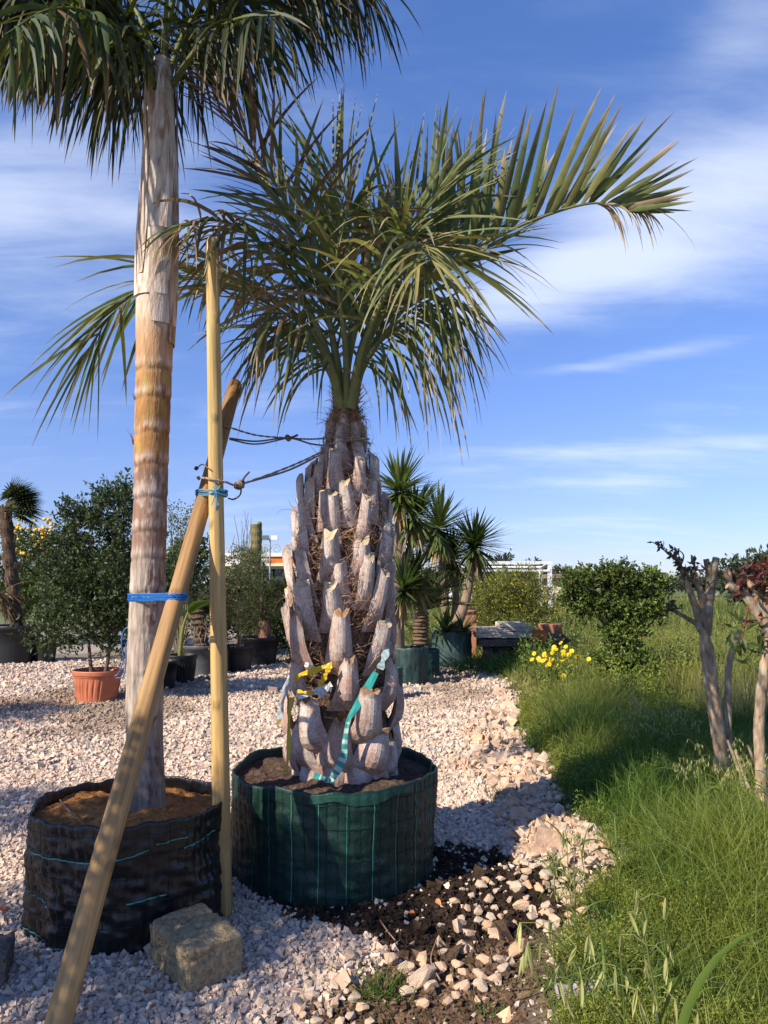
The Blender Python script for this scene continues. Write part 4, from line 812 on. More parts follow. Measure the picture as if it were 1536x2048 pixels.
def bush(name, base, label, cat, clumps, n_tw, tw_len, per, lsize, col, trunk, seed=0, mat=None, group=None, barkcol=(.14, .10, .07), trunk_name='trunk', **kw):
    base = np.array(base, float); o = thing(name, base, label, cat, group)
    lf, tw = crown(clumps, n_tw, tw_len, per, lsize, col, seed=seed, **kw)
    build('crown', lf, mat or M_LEAF, o, base); tag(build('twigs', tw, M_BARK, o, base), kind='stuff')
    if trunk: build(trunk_name, limbs(trunk, barkcol), M_BARK, o, base, True)
    return o
def pot_round(name, cx, cy, r_top, r_bot, h, col, label, mat=None, rim=True, soil=(.05, .035, .025), ribs=0, handles=0, group=None, seed=0, z0=None):
    z0 = gz(cx, cy)-.01 if z0 is None else z0
    base = np.array([cx, cy, z0]); o = thing(name, base, label, 'pot', group); ns = 72
    th = np.linspace(0, 2*np.pi, ns, endpoint=False); r_ = np.random.default_rng(seed)
    zz_ = [0, .02, .5, .80, .805, .86, .865, .97, 1.0, .99, .9, .85]; rr_ = [lerp(r_bot, r_top, s) for s in (0, .02, .5, .8)]
    rr_ += [r_top*.985, r_top*.99, r_top*1.03, r_top*1.045, r_top*1.03, r_top*.98, r_top*.93, r_top*.91] if rim else [lerp(r_bot, r_top, .81), lerp(r_bot, r_top, .86), lerp(r_bot, r_top, .87), r_top*.99, r_top*1.02, r_top*.98, r_top*.93, r_top*.91]
    V = []
    for z_, rr in zip(zz_, rr_):
        R = np.full(ns, rr)
        if ribs and .05 < z_ < .8: R = R+.006*np.sign(np.sin(th*ribs))*np.ones(ns)
        R = R*(1+.02*np.sin(th*2+seed)+.012*np.sin(th*3+seed*2))
        V.append(np.stack([cx+np.cos(th)*R, cy+np.sin(th)*R, np.full(ns, z0+z_*h)], 1))
    V = np.array(V); C = np.array(col)*(.8+.4*fbm(V.reshape(-1, 3), 5, seed, 2))[:, None]
    build('pot_wall', [(V.reshape(-1, 3), grid_faces(len(V), ns, True), C)], mat or M_PLASTIC, o, base, ribs == 0)
    rr = np.linspace(0, .92, 6); Vs = np.stack([np.stack([cx+np.cos(th)*r_top*k, cy+np.sin(th)*r_top*k, z0+h*.88+.03*(fbm(np.stack([np.cos(th)*k*3, np.sin(th)*k*3, 0*th], 1), 2, seed, 2)-.5)+.02*(1-k)], 1) for k in rr])
    build('soil', [(Vs.reshape(-1, 3), grid_faces(6, ns, True), soil)], M_SOIL, o, base)
    for k in range(handles):
        a_ = -math.pi/2+.9*(k*2-1)-.2; dv = np.array([math.cos(a_), math.sin(a_), 0]); tg = np.array([-dv[1], dv[0], 0]); c_ = base+dv*r_top*1.03+np.array([0, 0, h*.93])
        build('handle', tube(cr([c_-tg*.07, c_-tg*.06+dv*.04+np.array([0, 0, -.03]), c_+tg*.06+dv*.04+np.array([0, 0, -.03]), c_+tg*.07], 16), .012, 6, np.array(col)*.8), M_PLASTIC, o, base, True)
    return o
def sword_head(o, base, c, n, ln, wd, col, seed, lo=-.7, dead=0, stiff=.25, part='leaf_rosette'):
    r_ = np.random.default_rng(seed); zc = lo+(1-lo)*r_.random(n)**.85; a_ = r_.uniform(0, 2*np.pi, n); s_ = np.sqrt(np.maximum(0, 1-zc**2)); d = np.stack([np.cos(a_)*s_, np.sin(a_)*s_, zc], 1)
    tg = np.stack([-np.sin(a_), np.cos(a_), 0*a_], 1); p = np.array(c)+d*.03+np.array([0, 0, .12])*(zc[:, None]*.5)
    cc = np.array(col)*r_.uniform(.55, 1.35, (n, 1)); V, F, C = ribbons(p, d, tg, ln*r_.uniform(.75, 1.1, n), wd*r_.uniform(.8, 1.15, n), stiff*r_.uniform(.4, 1.6, n), 4, .12, 'sword', cc*.9, cc*1.1)
    build(part, [join(V, F, C)], M_PALM, o, base)
    if dead:
        a_ = r_.uniform(0, 2*np.pi, dead); d = np.stack([np.cos(a_)*.55, np.sin(a_)*.55, r_.uniform(-1.2, -.5, dead)], 1); tg = np.stack([-np.sin(a_), np.cos(a_), 0*a_], 1)
        V, F, C = ribbons(np.array(c)+np.array([0, 0, -.05])+d*.03, d, tg, ln*r_.uniform(.6, 1, dead), wd*.8, .5, 4, .12, 'sword', np.array([.38, .26, .12])*r_.uniform(.5, 1.3, (dead, 1)))
        build('dead_leaves', [join(V, F, C)], M_PALM, o, base)
def pinnate_crown(o, base, c, n, ln, col, seed, el=(.2, 1.2), lf=.16, nl=26, wd=.012, droop=.25, arch=.5, vee=.5):
    r_ = np.random.default_rng(seed)
    for k in range(n):
        a_ = 2*np.pi*k/n*2.618+r_.normal(0, .1); e_ = lerp(el[0], el[1], r_.random()); d = np.array([math.cos(a_)*math.cos(e_), math.sin(a_)*math.cos(e_), math.sin(e_)]); L_ = ln*r_.uniform(.8, 1.1); h_ = nz(np.array([d[0], d[1], 0.]))
        ctrl = [c, c+d*L_*.35, c+d*L_*.7+np.array([0, 0, -arch*.12*L_]), c+d*L_*.92+h_*.08*L_+np.array([0, 0, -arch*.35*L_])]
        rc, lv = frond_geo(ctrl, nl, lf, wd, vee, 1.0, .7, droop, .1, .009, .003, col, .3, .02, (.3, .2, .1), (0, 0, 1), (.6, 1, .5), (1, -1), .2, None, .1, .1, (.10, .11, .04), 2, 0, seed*50+k, prof='sword')
        build('frond', rc+[join(*lv)], M_PALM, o, base)
def fan_frond(c, d, ln, rad, nseg, col, r_):
    d = nz(d); tip = c+d*ln; S = nz(np.cross(d, np.array([0, 0, 1.]))); Nn = np.cross(S, d); a_ = np.linspace(-1.9, 1.9, nseg)
    dirs = np.cos(a_)[:, None]*d+np.sin(a_)[:, None]*S+.12*Nn; parts = tube(np.array([c, lerp(c, tip, .5)+np.array([0, 0, .03]), tip]), [.014, .01, .008], 6, (.14, .14, .05))
    cc = np.array(col)*r_.uniform(.6, 1.3, (nseg, 1)); V, F, C = ribbons(np.repeat(tip[None], nseg, 0), dirs, np.cross(dirs, Nn), rad*r_.uniform(.8, 1.05, nseg), rad*.09, .5, 4, .2, 'sword', cc)
    return parts+[join(V, F, C)]

# ------------------------------------------------------------------ background, left to right
def gp_(px, py): p = G(px, py); return float(p[0]), float(p[1])
BAG = dict(taper=.02, res=(90, 16), wob=.06, wr=.02)
# terracotta pot with the dark dense shrub
x, y = gp_(178, 1407); y += .27
M_TERRA = attr_mat('terracotta_plastic', .55, 0, 12, .15, .35)
pot_round('terracotta_pot', x, y, .30, .235, .41, (.50, .155, .075), 'ribbed terracotta coloured pot holding the dense dark shrub', M_TERRA, ribs=46, seed=2)
cc = lambda px, py, dy=0: P(px, py, y+dy)
cl_ = [(cc(150, 1180), (.50, .5, .42)), (cc(235, 1150), (.48, .5, .5)), (cc(190, 1060), (.42, .4, .40)), (cc(130, 1110, .1), (.38, .4, .36)), (cc(260, 1060), (.36, .4, .46)), (cc(215, 1000), (.24, .25, .26)), (cc(150, 1030), (.26, .25, .2)), (cc(252, 995), (.24, .25, .28)), (cc(120, 1260), (.42, .4, .30)), (cc(240, 1260), (.46, .4, .34)), (cc(180, 1225, -.2), (.50, .4, .3)), (cc(300, 1180), (.30, .4, .6))]
bush('dense_shrub', (x, y, .3), 'tall dense dark green shrub growing in the terracotta pot', 'shrub', cl_, 2100, .22, 13, .052, (.05, .076, .026), [([(x-.08, y, .3), (x-.12, y, .6), (x-.2, y, 1.3)], .03, .012), ([(x+.09, y, .3), (x+.13, y, .7), (x+.1, y, 1.6)], .028, .012), ([(x+.1, y, .6), (x+.35, y, 1.2), (x+.4, y, 2.0)], .02, .01)], 11, ratio=.5, up=.8, shell=.25, tww=.004)
# fan palm at the far left with its pot
x, y = gp_(5, 1330); y += .5
pot_round('black_pot', x, y, .44, .36, .72, (.012, .013, .016), 'large black plastic pot under the fan palm with the rough trunk', seed=5)
o = thing('fan_palm', (x, y, .6), 'fan palm with a rough dark trunk standing in the large black pot', 'palm tree'); base = np.array([x, y, .6]); tp = P(10, 1015, y)
pts = np.array([lerp(np.array([x, y, .55]), tp, s) for s in np.linspace(0, 1, 30)]); build('trunk', tube(pts, .115+.012*np.sin(np.linspace(0, 47, 30)), 16, (.075, .05, .032)), M_BARK, o, base)
r_ = np.random.default_rng(4)
for k in range(130):
    s = r_.random(); a_ = r_.uniform(0, 6.28); c_ = lerp(np.array([x, y, .6]), tp, s)+np.array([math.cos(a_), math.sin(a_), 0])*.105
    dv = np.array([math.cos(a_)*.5, math.sin(a_)*.5, 1.0]); build('old_leaf_base', [join(*ribbons(c_[None], dv[None], np.array([[-math.sin(a_), math.cos(a_), 0]]), .13, .05, -.1, 2, .3, 'strip', (.16, .10, .06), (.22, .15, .09)))], M_BARK, o, base) if k < 60 else None
for k in range(26):
    a_ = 2.618*k*2.4; e_ = r_.uniform(-.5, 1.2); build('frond', fan_frond(tp, np.array([math.cos(a_)*math.cos(e_), math.sin(a_)*math.cos(e_), math.sin(e_)]), .38*r_.uniform(.7, 1.1), .42, 22, (.075, .095, .035), r_), M_PALM, o, base)
# dead drooping fronds below
build('dead_frond', [join(*ribbons(np.repeat(P(0, 1190, y-.3)[None], 60, 0)+r_.normal(0, .06, (60, 3)), r_.normal(0, .5, (60, 3))+np.array([.3, -.2, -.6]), randdir(60), r_.uniform(.3, .7, 60), .03, .8, 4, .1, 'sword', np.array([.16, .11, .05])*r_.uniform(.5, 1.4, (60, 1))))], M_PALM, o, base)
# citrus tree with yellow fruit behind
x, y = gp_(70, 1300); y += 1.2; cc = lambda px, py, dy=0: P(px, py, y+dy)
cl_ = [(cc(60, 1090), (.50, .5, .45)), (cc(95, 1160), (.5, .5, .5)), (cc(45, 1190), (.55, .5, .5)), (cc(120, 1090), (.45, .4, .35)), (cc(150, 1200), (.5, .5, .5))]
o = bush('citrus_tree', (x, y, 0), 'leafy citrus tree dotted with yellow fruit behind the fan palm', 'tree', cl_, 700, .25, 12, .085, (.07, .105, .022), [([(x, y, 0), (x+.03, y, .8), (x+.1, y, 2.0)], .06, .03)], 13, shell=.35)
r_ = np.random.default_rng(6); ico = bmesh.new(); bmesh.ops.create_icosphere(ico, subdivisions=2, radius=.042); fm = bpy.data.meshes.new('fruit'); ico.to_mesh(fm); ico.free()
ca = fm.color_attributes.new('Col', 'FLOAT_COLOR', 'POINT'); ca.data.foreach_set('color', np.tile([.75, .45, .04, 1], (len(fm.vertices), 1)).ravel().astype(float)); fm.materials.append(M_PLASTIC)
for k in range(58):
    c_ = P(r_.uniform(28, 105), r_.uniform(1035, 1110), y-.35+r_.uniform(-.2, .2)); fo = bpy.data.objects.new('fruit', fm); COL.objects.link(fo); fo.parent = o; fo.location = tuple(c_-np.array([x, y, 0]))
# small black pot with a low plant
x, y = gp_(80, 1326); y += .2
pot_round('black_pot', x, y, .21, .17, .36, (.014, .014, .016), 'small black plastic pot beside the large pot of the fan palm', seed=6)
bush('potted_bush', (x, y, .3), 'low sparse bush in the small black pot beside the fan palm', 'shrub', [((x, y, .65), (.28, .25, .35)), ((x+.1, y, 1.1), (.25, .25, .35))], 160, .2, 8, .06, (.06, .085, .03), [([(x, y, .3), (x+.02, y, .6), (x+.05, y, 1.1)], .018, .008)], 14)
# black pots behind the slim palm
x, y = gp_(352, 1368); y += .25
pot_round('black_pot', x, y, .23, .19, .42, (.010, .010, .011), 'ribbed black pot half hidden by the leaning stake holding a banana', seed=7, ribs=40)
o = thing('banana_plant', (x, y, .35), 'young banana plant with a bright green leaf beside the leaning stake', 'plant'); base = np.array([x, y, .35])
build('stem', tube(cr([(x-.02, y, .35), (x+.02, y-.02, .8), P(378, 1220, y)], 12), np.linspace(.035, .014, 12), 8, (.26, .24, .06)), M_LEAF, o, base, True)
for (a_, b_, ln_, dx_) in [(378, 1225, .46, .8), (384, 1215, .30, 1.2), (370, 1230, .35, -.7)]:
    V, F, C = ribbons(P(a_, b_, y)[None], np.array([[dx_, -.3, 1.0]]), np.array([[.6, .5, -.4]]), ln_, .17, 1.0, 8, .18, 'leaflet', (.15, .24, .03)); build('leaf', [join(V, F, C)], M_LEAF, o, base, True)
x, y = gp_(330, 1384); y += .3
pot_round('black_pot', x-.25, y+.2, .28, .23, .40, (.010, .010, .012), 'black plastic pot hidden behind the slim palm trunk', seed=8)
x, y = gp_(395, 1352); y += .32
pot_round('grey_pot', x, y, .335, .255, .50, (.085, .09, .098), 'grey plastic tub with lug handles behind the upright stake', seed=9, handles=2)
o = thing('sago_palm', (x, y, .45), 'dark sago palm with a shaggy trunk in the grey tub', 'palm tree'); base = np.array([x, y, .45]); tp = P(392, 1205, y)
build('trunk', tube(cr([(x-.02, y, .44), lerp(np.array([x, y, .45]), tp, .5), tp], 24), .12+.018*np.sin(np.linspace(0, 50, 24)), 14, (.10, .07, .05)), M_BARK, o, base)
pinnate_crown(o, base, tp, 26, .75, (.028, .040, .016), 21, (-.1, 1.0), .15, 26, .012)
r_ = np.random.default_rng(12); nn = 90; build('dead_frond', [join(*ribbons(np.repeat(np.array([[x, y, .8]]), nn, 0)+r_.normal(0, .10, (nn, 3)), r_.normal(0, 1, (nn, 3))+np.array([0, -.3, .1]), randdir(nn), r_.uniform(.15, .42, nn), .02, 1.2, 4, .1, 'sword', np.array([.20, .15, .10])*r_.uniform(.4, 1.4, (nn, 1))))], M_PALM, o, base)
x, y = gp_(470, 1345); y += .3
pot_round('black_pot', x, y, .25, .21, .45, (.012, .012, .014), 'black pot standing right behind the upright stake', seed=10)
bush('potted_bush', (x, y, .4), 'thin tawny twiggy bush in the pot behind the upright stake', 'shrub', [(P(455, 1200, y), (.25, .25, .5)), (P(475, 1130, y), (.22, .2, .35))], 220, .22, 8, .05, (.13, .125, .05), [([(x, y, .4), (x-.02, y, .8), (x-.05, y, 1.5)], .02, .008)], 15)
x, y = gp_(512, 1333); y += .36
pot_round('black_pot', x, y, .37, .30, .52, (.012, .012, .015), 'wide black tub between the upright stake and the stout palm', seed=11)
o = bush('feathery_shrub', (x, y, .45), 'feathery green conifer like shrub in the wide black tub', 'shrub', [(P(505, 1230, y), (.42, .4, .45)), (P(535, 1200, y), (.40, .4, .5)), (P(500, 1150, y), (.34, .3, .30)), (P(510, 1120, y), (.22, .3, .22))], 900, .24, 14, .045, (.075, .105, .028), [([(x, y, .4), (x+.02, y, .9), (x+.05, y, 1.9)], .05, .02)], 16, ratio=.22, up=.5, spread=.4)
r_ = np.random.default_rng(13)
build('stump', tube(cr([(x+.1, y-.1, .4), (x+.12, y-.1, .62), (x+.1, y-.08, .8)], 10), np.linspace(.12, .08, 10), 12, (.24, .12, .08)), M_BARK, o, np.array([x, y, .45]))
x, y = gp_(575, 1330); y += .6
bush('rounded_bush', (x, y, 0), 'rounded bright green bush just behind the stout trunk', 'shrub', [((x, y, 1.0), (.6, .6, .7)), ((x-.2, y, 1.25), (.40, .45, .3)), ((x+.1, y, .5), (.6, .6, .4))], 700, .25, 12, .06, (.085, .125, .024), [([(x, y, 0), (x, y, .6), (x, y, 1.4)], .05, .02)], 17)
# hedge-like plants further back on the left, each its own
for i, (px, py, dep, rx, hz_, col_, sd_, lab, cat_) in enumerate([
    (365, 1330, 15.0, .55, 2.2, (.085, .11, .03), 31, 'loose light green willowy bush rising behind the leaning stake', 'shrub'),
    (440, 1330, 16.0, .65, 1.7, (.06, .095, .026), 32, 'mid green leafy bush behind the upright stake', 'shrub'),
    (300, 1330, 16.5, .9, 2.0, (.05, .08, .025), 33, 'broad green bush behind the slim palm trunk', 'shrub'),
    (495, 1330, 17.0, .5, 1.75, (.10, .10, .035), 34, 'olive green bush with reddish twigs behind the wide black tub', 'shrub'),
    (200, 1330, 18.0, 1.2, 2.2, (.05, .075, .022), 35, 'wide dark bush behind the shrub in the terracotta pot', 'shrub'),
    (40, 1330, 19.5, 1.5, 2.4, (.08, .10, .025), 36, 'yellowish green hedge bush behind the citrus tree', 'shrub'),
    (610, 1330, 18.5, .9, 1.35, (.06, .085, .025), 37, 'low green bush far behind the stout palm', 'shrub'),
    (700, 1330, 16.5, 1.0, 1.5, (.05, .075, .022), 38, 'dark low bush far behind the stout palm bag', 'shrub'),
    (-120, 1330, 17.5, 1.2, 2.6, (.05, .075, .022), 39, 'tall dark bush beyond the fan palm', 'shrub'), (-330, 1330, 17.0, 1.6, 2.4, (.06, .085, .025), 40, 'wide green bush at the far end of the yard row', 'shrub'), (-560, 1330, 16.0, 1.6, 2.6, (.05, .075, .022), 41, 'tall dark hedge bush past the end of the yard', 'shrub')]):
    b_ = P(px, py, dep); x, y = float(b_[0]), float(b_[1]); c_ = []
    r_ = np.random.default_rng(sd_)
    for k in range(7): c_.append(((x+r_.normal(0, rx*.45), y+r_.normal(0, rx*.3), r_.uniform(.3, .88)*hz_), (rx*.5, rx*.5, hz_*.2)))
    bush('garden_bush', (x, y, 0), lab, cat_, c_, 620, .32, 10, .085, col_, [([(x, y, -.05), (x+.05, y, hz_*.4), (x, y, hz_*.8)], .06, .02)], sd_, shell=.3, up=.7 if i != 0 else 1.1)
x, y = float(P(358, 1200, 14.8)[0]), 14.8
o = thing('sapling', (x, y, 0), 'slender sapling with loose upright sprays behind the leaning stake', 'tree'); r_ = np.random.default_rng(44); tw, pp, dd = [], [], []
for k in range(16):
    t_ = P(345+r_.uniform(-10, 70), 1000+r_.uniform(0, 70), y); pts = cr([(x+r_.normal(0, .05), y, 0), (x+r_.normal(0, .15), y, 1.0), lerp(np.array([x, y, 1.4]), t_, .6)+r_.normal(0, .04, 3), t_], 20); tw += tube(pts, np.linspace(.014, .003, 20), 5, (.18, .16, .10))
    q_ = pts[8:]; q_ = np.repeat(q_, 9, 0)+r_.normal(0, .05, (len(q_)*9, 3)); pp.append(q_); dd.append(r_.normal(0, 1, q_.shape)+np.array([0, 0, .5]))
build('stems', tw, M_BARK, o, (x, y, 0)); build('crown', [leaves(np.concatenate(pp), np.concatenate(dd), .065, .4, (.12, .15, .06), .4)], M_LEAF, o, (x, y, 0))
# bare whippy shoots
x, y = float(P(480, 1200, 18.2)[0]), 18.2
r_ = np.random.default_rng(45); tw = []
for k in range(12):
    t_ = P(r_.uniform(462, 520), r_.uniform(1010, 1070), y); tw += tube(cr([(x, y, 0), lerp(np.array([x, y, 1.2]), t_, .5)+r_.normal(0, .08, 3), t_+r_.normal(0, .05, 3)], 20), np.linspace(.014, .004, 20), 5, (.16, .12, .10))
o = thing('bare_tree', (x, y, 0), 'leafless whippy young tree behind the upright stake', 'tree'); build('bare_stems', tw, M_BARK, o, (x, y, 0))
# sawn trunk standing up behind, with a fruit-like knob
y = 19.0; b_ = P(510, 1160, y); x = float(b_[0]); tp = P(509, 1049, y)
o = thing('sawn_trunk', (x, y, 0), 'sawn off greenish trunk standing above the bushes behind the stake', 'trunk')
zz_ = np.linspace(0, tp[2], 30); build('trunk', tube(np.stack([np.full(30, x)+.015*np.sin(zz_*3), np.full(30, y), zz_], 1), .145+.006*np.sin(zz_*30), 18, np.array([.20, .17, .07])*(.8+.4*np.random.default_rng(3).random((30, 1))), True, (.42, .33, .18)), M_BARK, o, (x, y, 0), False)
kb = bmesh.new(); bmesh.ops.create_icosphere(kb, subdivisions=2, radius=.065); kv = np.array([v_.co[:] for v_ in kb.verts]); kf = np.array([[v_.index for v_ in f.verts] for f in kb.faces]); kb.free()
build('offshoot', [(kv*np.array([1, 1, .9])+np.array(tp)+np.array([.13, -.03, .02]), kf, (.16, .18, .03))], M_BARK, o, (x, y, 0), True)
o2 = thing('small_palm', (x-.35, y-.2, 0), 'small dark palm tuft beside the sawn off trunk', 'palm tree'); tp2 = P(488, 1112, y-.2); build('trunk', tube(cr([(x-.35, y-.2, 0), (x-.33, y-.2, 1), tp2], 12), .06, 8, (.12, .09, .06)), M_BARK, o2, (x-.35, y-.2, 0)); pinnate_crown(o2, np.array([x-.35, y-.2, 0]), tp2, 16, .42, (.05, .065, .025), 51, (.0, 1.2), .12, 14, .014)
# lamp post with floodlights and scrolls
y = 23.0; b_ = P(540, 1160, y); x = float(b_[0]); tp = P(540, 1078, y)
o = thing('lamp_post', (x, y, 0), 'slender metal lamp post with two floodlights and iron scrolls', 'lamp post')
build('pole', tube(np.array([[x, y, 0], [x, y, 1.2], tp]), [.035, .03, .025], 10, (.30, .33, .33)), M_PAINT, o, (x, y, 0), True)
for s in (-1, 1):
    c_ = tp+np.array([s*.14, 0, .04]); hv = np.array([[-1, -1, -1], [1, -1, -1], [1, 1, -1], [-1, 1, -1], [-1, -.6, 1], [1, -.6, 1], [1, 1, 1], [-1, 1, 1]])*np.array([.10, .07, .07])
    build('floodlight', [(hv+c_, np.array([[0, 3, 2, 1], [4, 5, 6, 7], [0, 1, 5, 4], [1, 2, 6, 5], [2, 3, 7, 6], [3, 0, 4, 7]]), (.10, .11, .12) if s < 0 else (.6, .62, .62))], M_PAINT, o, (x, y, 0))
    build('bracket', tube(np.array([tp, c_]), .015, 6, (.3, .33, .33)), M_PAINT, o, (x, y, 0))
    t_ = np.linspace(0, 9, 40); rr = .16*(1-t_/12); build('scroll', tube(np.stack([x+s*(.02+.16-rr*np.cos(t_)), np.full(40, y), tp[2]-.30-.0+rr*np.sin(t_)], 1), .011, 6, (.30, .36, .36), True), M_PAINT, o, (x, y, 0), True)
# far building with the orange band
def box_part(o, base, name, x0, x1, y0, y1, z0, z1, col, mat=None):
    v = np.array([[a_, b_, c_] for c_ in (z0, z1) for (a_, b_) in ((x0, y0), (x1, y0), (x1, y1), (x0, y1))], float)
    return build(name, [(v, np.array([[0, 3, 2, 1], [4, 5, 6, 7], [0, 1, 5, 4], [1, 2, 6, 5], [2, 3, 7, 6], [3, 0, 4, 7]]), col)], mat or M_STUCCO, o, base)
M_STUCCO = attr_mat('stucco', .9, 0, 3, .12, .15, .2, 40)
y = 38.0; xl, xr = float(P(450, 1100, y)[0]), float(P(640, 1100, y)[0]); zt = float(P(500, 1106, y)[2]); z1 = float(P(500, 1113, y)[2]); z2 = float(P(500, 1126, y)[2]); z3 = float(P(500, 1132, y)[2])
xm = float(P(535, 1100, y)[0]); base = np.array([(xl+xr)/2, y, 0]); o = thing('low_building', base, 'low cream building with an orange fascia band behind the lamp post', 'building')
box_part(o, base, 'wall', xl+.3, xr-.3, y+.5, y+7, 0, z3, (.66, .60, .48)); box_part(o, base, 'lower_cornice', xl, xr, y, y+7.5, z3, z2, (.75, .68, .50)); box_part(o, base, 'orange_band', xm, xr-.02, y+.06, y+7.4, z2, z1, (.72, .17, .04)); box_part(o, base, 'white_band', xl+.02, xm, y+.06, y+7.4, z2, z1, (.7, .7, .7)); box_part(o, base, 'upper_cornice', xl-.02, xr+.02, y-.03, y+7.5, z1, zt, (.74, .70, .58))
for k in range(6):
    xx = lerp(xl, xr, (k+.5)/6); w_ = box_part(o, base, 'window', xx-.45, xx+.45, y+.44, y+.52, .5, z3-.15, (.05, .06, .07), M_PAINT); box_part(o, base, 'sill', xx-.55, xx+.55, y+.3, y+.5, .4, .5, (.7, .68, .6)).parent = w_
# ---- behind the stout palm, right side: yuccas and sago palms in bags
GB = (.020, .045, .040)
def bag(px, py_base, r, h, label, sd_, col=GB):
    x, y = gp_(px, py_base); y += r; fabric_pot('grow_bag', x, y, r, r, h, label, col, M_GREENF, (.10, .065, .04), (.02, .045, .04), 26, [.1, .3], .05, sd_, .05, .02, .02, res=(90, 16)); return x, y
x, y = bag(820, 1372, .285, .54, 'dark green grow bag holding the tall twin headed yucca', 21)
o = thing('yucca', (x, y, .5), 'tall yucca rising from its bag close behind the stout trunk', 'yucca'); base = np.array([x, y, .5]); h1, h2 = P(800, 985, y), P(828, 1035, y+.1); b0 = np.array([x-.2, y-.05, .45])
build('trunk', tube(cr([b0, b0+np.array([.0, 0, .25]), lerp(b0, h1, .6), h1], 16), np.linspace(.16, .05, 16), 12, (.20, .15, .10))+tube(cr([lerp(b0, h1, .35), lerp(b0, h2, .7), h2], 12), np.linspace(.07, .045, 12), 10, (.19, .14, .10)), M_BARK, o, base, True)
sword_head(o, base, h1, 170, .66, .055, (.13, .17, .045), 61, -.75, 30); sword_head(o, base, h2, 160, .66, .055, (.12, .16, .042), 62, -.85, 40); sword_head(o, base, P(800, 1130, y+.3), 130, .6, .05, (.10, .14, .04), 69, -.6, 30); sword_head(o, base, P(806, 1180, y-.15), 130, .62, .05, (.09, .13, .04), 70, -.5, 20); sword_head(o, base, P(832, 1150, y+.25), 110, .6, .05, (.08, .115, .036), 71, -.7, 30)
x, y = bag(848, 1355, .27, .42, 'small green grow bag holding the sago palm', 22, (.010, .045, .040))
o = thing('sago_palm', (x, y, .36), 'sago palm with a thick scaly trunk in the small green bag', 'palm tree'); base = np.array([x, y, .36]); tp = P(842, 1222, y)
zz_ = np.linspace(.33, tp[2], 44); build('trunk', tube(np.stack([np.full(44, tp[0]), np.full(44, y), zz_], 1), .125+.014*np.sign(np.sin(np.linspace(0, 75, 44))), 18, np.array([.15, .10, .065])*np.random.default_rng(2).uniform(.6, 1.3, (44, 1))), M_BARK, o, base)
pinnate_crown(o, base, tp, 38, .95, (.095, .12, .025), 23, (.1, 1.1), .24, 36, .020, arch=.3)
x, y = bag(908, 1336, .36, .62, 'wide grey green grow bag holding the leaning yucca', 23, (.045, .085, .075))
o = thing('yucca', (x, y, .55), 'leaning yucca with shaggy dead skirts in the wide grey green bag', 'yucca'); base = np.array([x, y, .55]); h1, h2, h3 = P(878, 1058, y), P(948, 1092, y), P(905, 1120, y+.4); b0 = np.array([x-.02, y, .5])
build('trunk', tube(cr([b0, P(925, 1220, y), P(938, 1170, y), h2], 16), np.linspace(.11, .06, 16), 12, (.24, .17, .12))+tube(cr([b0+np.array([-.1, .1, 0]), P(890, 1200, y), h1], 14), np.linspace(.09, .055, 14), 10, (.2, .15, .10))+tube(cr([b0, P(912, 1200, y+.2), h3], 12), np.linspace(.08, .05, 12), 10, (.2, .14, .1)), M_BARK, o, base, True)
sword_head(o, base, h1, 200, .78, .062, (.11, .145, .042), 63, -.85, 90); sword_head(o, base, h2, 230, .72, .055, (.085, .12, .038), 64, -.85, 50); sword_head(o, base, h3, 130, .65, .055, (.07, .10, .034), 65, -.8, 40)
o = thing('agave', (x-.15, y-.15, .55), 'strappy agave leaves crowding the foot of the leaning yucca', 'plant'); sword_head(o, np.array([x-.15, y-.15, .55]), np.array([x-.15, y-.15, .58]), 46, .5, .07, (.07, .11, .035), 66, .0, 0, .5); sword_head(o, np.array([x-.15, y-.15, .55]), np.array([x+.2, y-.2, .58]), 30, .42, .06, (.06, .10, .03), 67, .0, 0, .5)
x, y = bag(786, 1400, .13, .40, 'narrow green grow bag tucked against the far side of the big bag', 24, (.012, .06, .045))
x, y = gp_(760, 1345); y += .3
o = thing('agave', (x+.1, y+.6, 0), 'pale strappy leaves sprouting between the stout palm and yuccas', 'plant'); sword_head(o, np.array([x+.1, y+.6, 0]), np.array([x+.35, y+.6, .75]), 60, .75, .045, (.09, .12, .05), 68, -.1, 0, .8); build('stem', tube(cr([(x+.35, y+.6, -.02), (x+.36, y+.6, .4), (x+.35, y+.6, .76)], 8), .06, 8, (.15, .12, .08)), M_BARK, o, np.array([x+.1, y+.6, 0]))
# square terracotta planter
b_ = P(938, 1250, 15.2); x, y = float(b_[0]), 15.2; base = np.array([x, y, 0]); o = thing('square_planter', base, 'square terracotta planter standing in the weeds behind the yucca bag', 'pot')
zt = float(P(938, 1219, y)[2]); s_ = .15
v = np.array([[-.8, -.8, .02], [.8, -.8, .02], [.8, .8, .02], [-.8, .8, .02], [-1, -1, zt], [1, -1, zt], [1, 1, zt], [-1, 1, zt]])*np.array([s_*.95, s_*.95, 1])+np.array([x, y, 0])
build('planter_wall', [(v, np.array([[0, 1, 5, 4], [1, 2, 6, 5], [2, 3, 7, 6], [3, 0, 4, 7]]), (.42, .18, .10))], M_TERRA, o, base); box_part(o, base, 'rim', x-s_*1.08, x+s_*1.08, y-s_*1.08, y+s_*1.08, zt-.05, zt+.01, (.45, .19, .10), M_TERRA); box_part(o, base, 'soil', x-s_*.9, x+s_*.9, y-s_*.9, y+s_*.9, zt-.02, zt+.014, (.05, .04, .03), M_SOIL)
